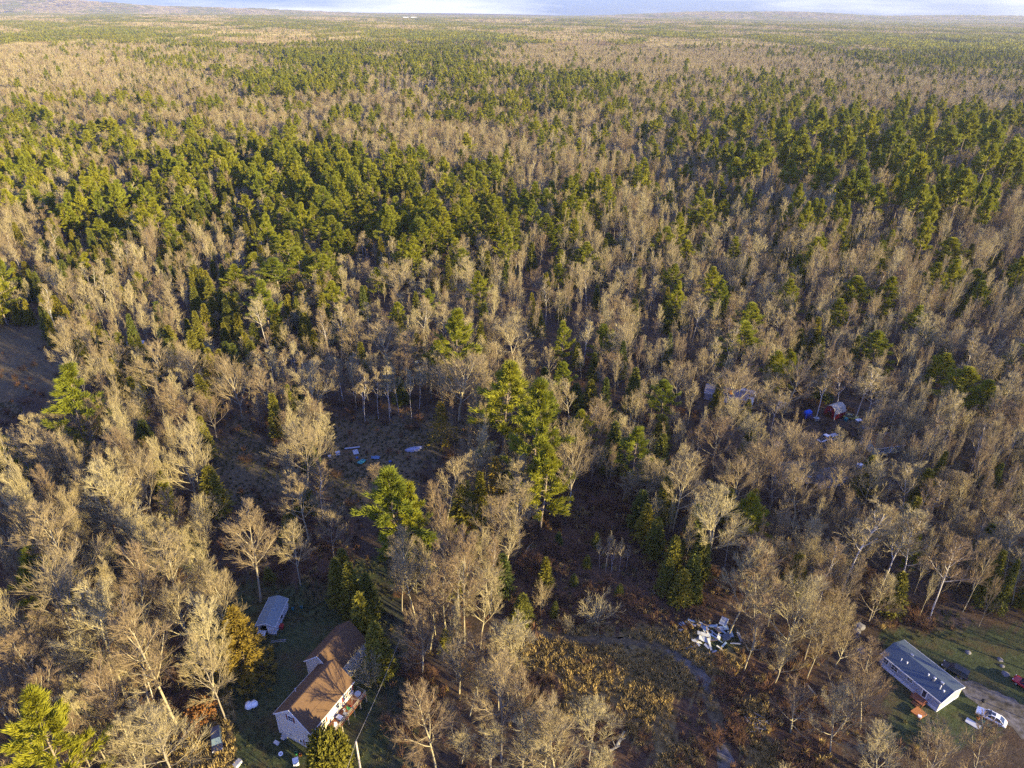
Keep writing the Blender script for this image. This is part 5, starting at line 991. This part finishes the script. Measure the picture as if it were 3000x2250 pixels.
# compound in the right hand woods
def compound():
    c = at(2428, 1222); e = thing('barn_shed', 'red gambrel barn shed with pale metal roof in the woods', 'shed', c[:2], math.radians(28)); rd = nmat('barn_red', (.26, .025, .03), .7, wave=('X', 2.5)); mr = nmat('tin_roof', (.48, .44, .36), .45, wave=('Y', 2.2), var=.15)
    # ridge runs along local x; gable faces -x
    W_, L_ = 2.1, 4.6; pf = [(-W_, 0), (-W_, 2.2), (-1.35, 3.55), (0, 4.2), (1.35, 3.55), (W_, 2.2), (W_, 0)]
    MB().poly([(x, y * .97, z - .07 if z else 0) for x in (0, L_) for y, z in pf], [tuple(range(6, -1, -1)), tuple(range(7, 14))] + [(i, (i + 1) % 7, (i + 1) % 7 + 7, i + 7) for i in range(7)]).build('wall', rd, e)
    r = MB()
    for a, b in (((-W_ - .12, 2.05), (-1.35, 3.6)), ((-1.35, 3.6), (0, 4.27)), ((0, 4.27), (1.35, 3.6)), ((1.35, 3.6), (W_ + .12, 2.05))): r.slab([(-.2, a[0], a[1]), (L_ + .2, a[0], a[1]), (L_ + .2, b[0], b[1]), (-.2, b[0], b[1])], .05)
    r.build('roof', mr, e); d = MB().box(-.06, 0, -.8, .8, 0, 2.1).build('door', nmat('barn_door', (.06, .015, .02), .7), e); MB().box(-.07, -.0, -.1, .1, 2.55, 3.0).build('vent', K['trim'], e)
    c = at(2364, 1222); e = thing('tarp_covered_stack', 'bright blue tarp draped over a stack by the barn', 'tarp', c[:2], .2); tb = nmat('bright_blue_tarp', (.012, .10, .62), .45, bump=(2, .6))
    MB().loft([[(-1.3, -1.1, 0), (1.3, -1.1, 0), (1.3, 1.1, 0), (-1.3, 1.1, 0)], [(-1.2, -1.0, 1.1), (1.15, -1.0, 1.2), (1.2, 1.0, 1.15), (-1.2, 1.0, 1.0)], [(-1.0, -.7, 2.1), (.9, -.7, 2.5), (.9, .8, 2.45), (-1.0, .7, 2.0)]]).build('tarp', tb, e, .15); MB().box(-1.32, 1.32, -.05, .05, 2.0, 2.05).build('cord', K['dark'], e)
    c = at(2492, 1226); car('yellow_car', 'mossy yellow green car beside the red barn', c[:2], -.35, paint('yellow_green_paint', (.34, .32, .05)), 'sedan'); c = at(2515, 1236); chest('trailer_box', 'small silver box behind the yellow green car', 'box', c[:2], .3, 1.8, 1.2, .8, K['metal'], K['white'])
    c = at(2478, 1232); chest('teal_bin', 'teal bin between barn and yellow green car', 'bin', c[:2], .5, 1.0, .9, .9, K['teal'], K['teal']); c = at(2390, 1232); chest('crate', 'grey crate pile between tarp and barn', 'crate', c[:2], .3, 1.6, 1.3, 1.0, K['wood'], K['metal'])
    def cabin(name, label, x, y, L_, W_, h, rise, rot, wallm, roofm):
        c = at(x, y); e = thing(name, label, 'house', c[:2], rot); MB().box(-L_ / 2, L_ / 2, -W_ / 2, W_ / 2, 0, h).poly([(sx, yy, z) for sx in (-L_ / 2, L_ / 2) for yy, z in ((-W_ / 2, h), (W_ / 2, h), (0, h + rise - .1))], [(0, 1, 2), (5, 4, 3), (1, 4, 5, 2), (0, 2, 5, 3)]).build('wall', wallm, e)
        r = MB()
        for sg in (-1, 1): r.slab([(-L_ / 2 - .3, 0, h + rise), (L_ / 2 + .3, 0, h + rise), (L_ / 2 + .3, sg * (W_ / 2 + .3), h - .05), (-L_ / 2 - .3, sg * (W_ / 2 + .3), h - .05)], .1)
        r.build('roof', roofm, e); f = MB()
        for sg in (-1, 1): f.box(-L_ / 2 - .3, L_ / 2 + .3, sg * (W_ / 2 + .31) - .02, sg * (W_ / 2 + .31) + .02, h - .25, h - .04)
        f.build('fascia', K['trim'], e)
        for xx in (-L_ * .3, L_ * .2): window(e, (xx, -W_ / 2 - .004, h * .4), (1, 0, 0), (0, 0, 1), 1.0, 1.0, (0, -1, 0))
        d = MB().box(-.1, .85, -W_ / 2 - .07, -W_ / 2, .1, 2.1).build('door', K['trim'], e); MB().box(.7, .76, -W_ / 2 - .12, -W_ / 2 - .07, 1.0, 1.12).build('handle', K['metal'], d); return e
    cabin('cabin', 'cabin with sunlit brown roof right of the red barn', 2580, 1312, 9.5, 6.2, 2.6, 1.5, .22, nmat('sage_siding', (.40, .42, .33), .7, wave=('Z', 2)), nmat('rusty_roof', (.21, .115, .048), .85, var=.3, noise=.6, wave=('X', 2)))
    cabin('house', 'low house with dark green roof under bare trees', 2322, 1398, 12, 6.4, 2.7, 1.7, .10, K['siding'], nmat('green_roof', (.085, .115, .10), .85, var=.2, noise=.6))
    cabin('annex', 'small grey roofed annex right of the green roofed house', 2420, 1412, 8, 5, 2.4, 1.2, .28, nmat('grey_siding', (.45, .46, .47), .7), nmat('grey_roof', (.15, .15, .15), .85, var=.2))
    cabin('cottage', 'long pale cottage half hidden behind the large bare tree', 2125, 1168, 13, 6, 2.6, 1.4, -.38, nmat('lilac_siding', (.30, .29, .33), .7), nmat('pale_roof', (.22, .205, .23), .7, var=.15))
    def camper(name, label, x, y, L_, rot, mat):
        c = at(x, y); e = thing(name, label, 'camper', c[:2], rot); b = MB().loft([[(t, -1.15, .5), (t, -1.2, 1.2), (t, -1.15, z), (t, 1.15, z), (t, 1.2, 1.2), (t, 1.15, .5)] for t, z in ((-L_ / 2, 2.2), (-L_ / 2 + .3, 2.65), (L_ / 2 - .5, 2.65), (L_ / 2, 1.7))]); b.build('body', mat, e)
        for sg in (-1, 1): MB().box(-L_ * .25, L_ * .1, sg * 1.2 - .03, sg * 1.2 + .03, 1.45, 2.0).build('window', K['glass'], e); MB().tube((-.2, sg * 1.02, .35), (-.2, sg * 1.18, .35), .35, n=14).build('wheel', K['dark'], e)
        MB().box(-.3, .3, -.3, .3, 2.66, 2.86).build('roof_vent', K['white'], e, .03); return e
    camper('camper', 'white camper trailer in bare woods left of blue tarp', 2193, 1192, 4.6, 1.2, nmat('camper_white', (.68, .66, .60), .5)); camper('camper', 'grey lilac camper beyond the white one', 2188, 1165, 5.2, -.6, nmat('camper_lilac', (.44, .44, .50), .5))
    c = at(2417, 1290); car('pickup_truck', 'white pickup truck behind the large bare tree', c[:2], .5, paint('dull_white_paint', (.66, .66, .68)), 'pickup'); c = at(2446, 1286); car('parked_van', 'grey car beside the white pickup truck', c[:2], .4, paint('grey_paint', (.30, .32, .36)), 'suv'); c = at(2272, 1310); car('parked_car', 'pale lilac car left of the large bare tree', c[:2], 1.1, paint('lilac_paint', (.42, .40, .48)), 'suv'); c = at(2287, 1192); car('parked_car', 'small white car in woods left of the blue tarp', c[:2], .9, paint('white_paint_b', (.7, .68, .64)), 'suv')
    c = at(2232, 1155); e = thing('tent', 'dark teal canvas tent by the cottage', 'tent', c[:2], -.4); tm = nmat('teal_canvas', (.015, .085, .095), .8); MB().poly([(-3, -2, 0), (3, -2, 0), (3, 2, 0), (-3, 2, 0), (-2.9, 0, 3), (2.9, 0, 3)], [(0, 1, 5, 4), (2, 3, 4, 5), (1, 2, 5), (3, 0, 4), (3, 2, 1, 0)]).build('canvas', tm, e); MB().tube((-2.9, 0, 3.0), (2.9, 0, 3.0), .05).build('ridge_pole', K['wood'], e)
    c = at(2138, 1160, 3); e = MB().lathe([(.01, 0), (.75, .05), (.8, .6), (.5, 1.0), (.01, 1.05)], n=12, wob=.05).build('orange_float', K['orange'], None, smooth=True); e.location = (c[0], c[1], 3.9); tag(e, 'round orange bag lying on the cottage roof', 'bag')
    c = at(2517, 1370); chest('blue_drum_box', 'pale blue box beside the pine below the cabin', 'box', c[:2], .3, 1.4, 1.2, 1.2, nmat('pale_blue', (.2, .35, .5), .5), K['white']); c = at(2534, 1258); sack('covered_pile', 'grey blue covered pile above the cabin', 'pile', c, 7, 1.1, 1.4, nmat('grey_blue_cover', (.2, .25, .3), .7))
    c = at(400, 1022); e = thing('tarp_shelter', 'pale blue tarp shelter in shaded woods', 'shelter', c[:2], .2); MB().slab([(-3, -1.6, 2.2), (3, -1.6, 2.0), (3, 1.6, 2.6), (-3, 1.6, 2.7)], .05).build('tarp', nmat('shelter_tarp', (.22, .32, .5), .6), e)
    for x in (-2.8, 2.8):
        for y in (-1.5, 1.5): MB().tube((x, y, 0), (x, y, 2.05), .05, n=6).build('pole', K['wood'], e)
    for k, (x, y) in enumerate(((1222, 1052), (1225, 1062), (1218, 1040))): c = at(x, y); chest('junk_crate', ('middle pale blue crate in the dark gap of the woods', 'front pale blue crate in the dark gap of the woods', 'rear pale blue crate in the dark gap of the woods')[k], 'crate', c[:2], .3 * k, 2.2, 1.2, .9, nmat('pale_crate', (.35, .42, .5), .6), K['white'])
compound()
# rubble pile at the bottom and by the small scrub patch
e = thing('brush_pile', 'grey pile of old branches in shade near the track', 'pile', at(2218, 2127)[:2]); q = MB(); r_ = random.Random(4)
for _ in range(26): a = Vector((r_.gauss(0, .8), r_.gauss(0, .8), r_.uniform(.1, .8))); d = Vector((r_.gauss(0, 1), r_.gauss(0, 1), r_.gauss(0, .25))); q.tube(a - d * .7, a + d * .7, .05, .025, 5)
q.build('branch', nmat('grey_sticks', (.33, .31, .30), .9), e)
# oak sapling keeping its rusty leaves
def oak():
    r_ = np.random.default_rng(3); q = atv(442, 1556); e = thing('oak_sapling', 'young oak with rusty orange leaves above the dark car', 'tree', q[:2]); (tv, tq), (cv, cq) = fit(bush(5, 5, 5.5), 5, 5.5); link('trunk', mesh_arrays('oak_trunk', tv, tq, [M['bark']]), e); n = 420
    C = r_.normal(0, 1, (n, 3)); C = unit(C) * r_.uniform(.3, 1, (n, 1)) * [2.8, 2.6, 2.0] + [0, 0, 2.4]; C[:, 2] = np.abs(C[:, 2]) + .2; v, q2 = needles(r_, C, unit(C - [0, 0, 1]), 4, .42, .16, .1, .9); link('crown', mesh_arrays('oak_leaves', v, q2, [M['oakleaf']]), e)
oak()
# far white barns near the horizon
for lb, x, dx in (('long white farm building far off, left of a pair', 1189, 0), ('long white farm building far off, right of a pair', 1213, 0)):
    c = at(x, 56.5); e = thing('farm_building', lb, 'barn', c[:2], .12); e.location.z = float(hills(c[0], c[1])); MB().box(-36, 36, -12, 12, 0, 16).build('wall', K['white'], e); MB().slab([(-38, 0, 26), (38, 0, 26), (38, -14, 15.5), (-38, -14, 15.5)], .6).slab([(-38, 0, 26), (38, 0, 26), (38, 14, 15.5), (-38, 14, 15.5)], .6).build('roof', K['white'], e)
    MB().box(-8, 8, -12.3, -12, 0, 9).build('door', K['dark'], e)

# ------------------------------------------------------------------ air
def haze():
    m = bpy.data.materials.new('haze'); m.use_nodes = True; n = m.node_tree.nodes; n.remove(n['Principled BSDF']); v = n.new('ShaderNodeVolumePrincipled'); v.inputs['Color'].default_value = (.80, .88, 1.0, 1); v.inputs['Density'].default_value = 0.00004; v.inputs['Anisotropy'].default_value = 0.2
    m.node_tree.links.new(v.outputs[0], n['Material Output'].inputs['Volume'])
    o = MB().box(-18500, 18500, -18500, 18500, -3, 420).build('haze', m, None); tag(o, 'thin pale blue haze over the woods', 'haze', kind='stuff')
haze()
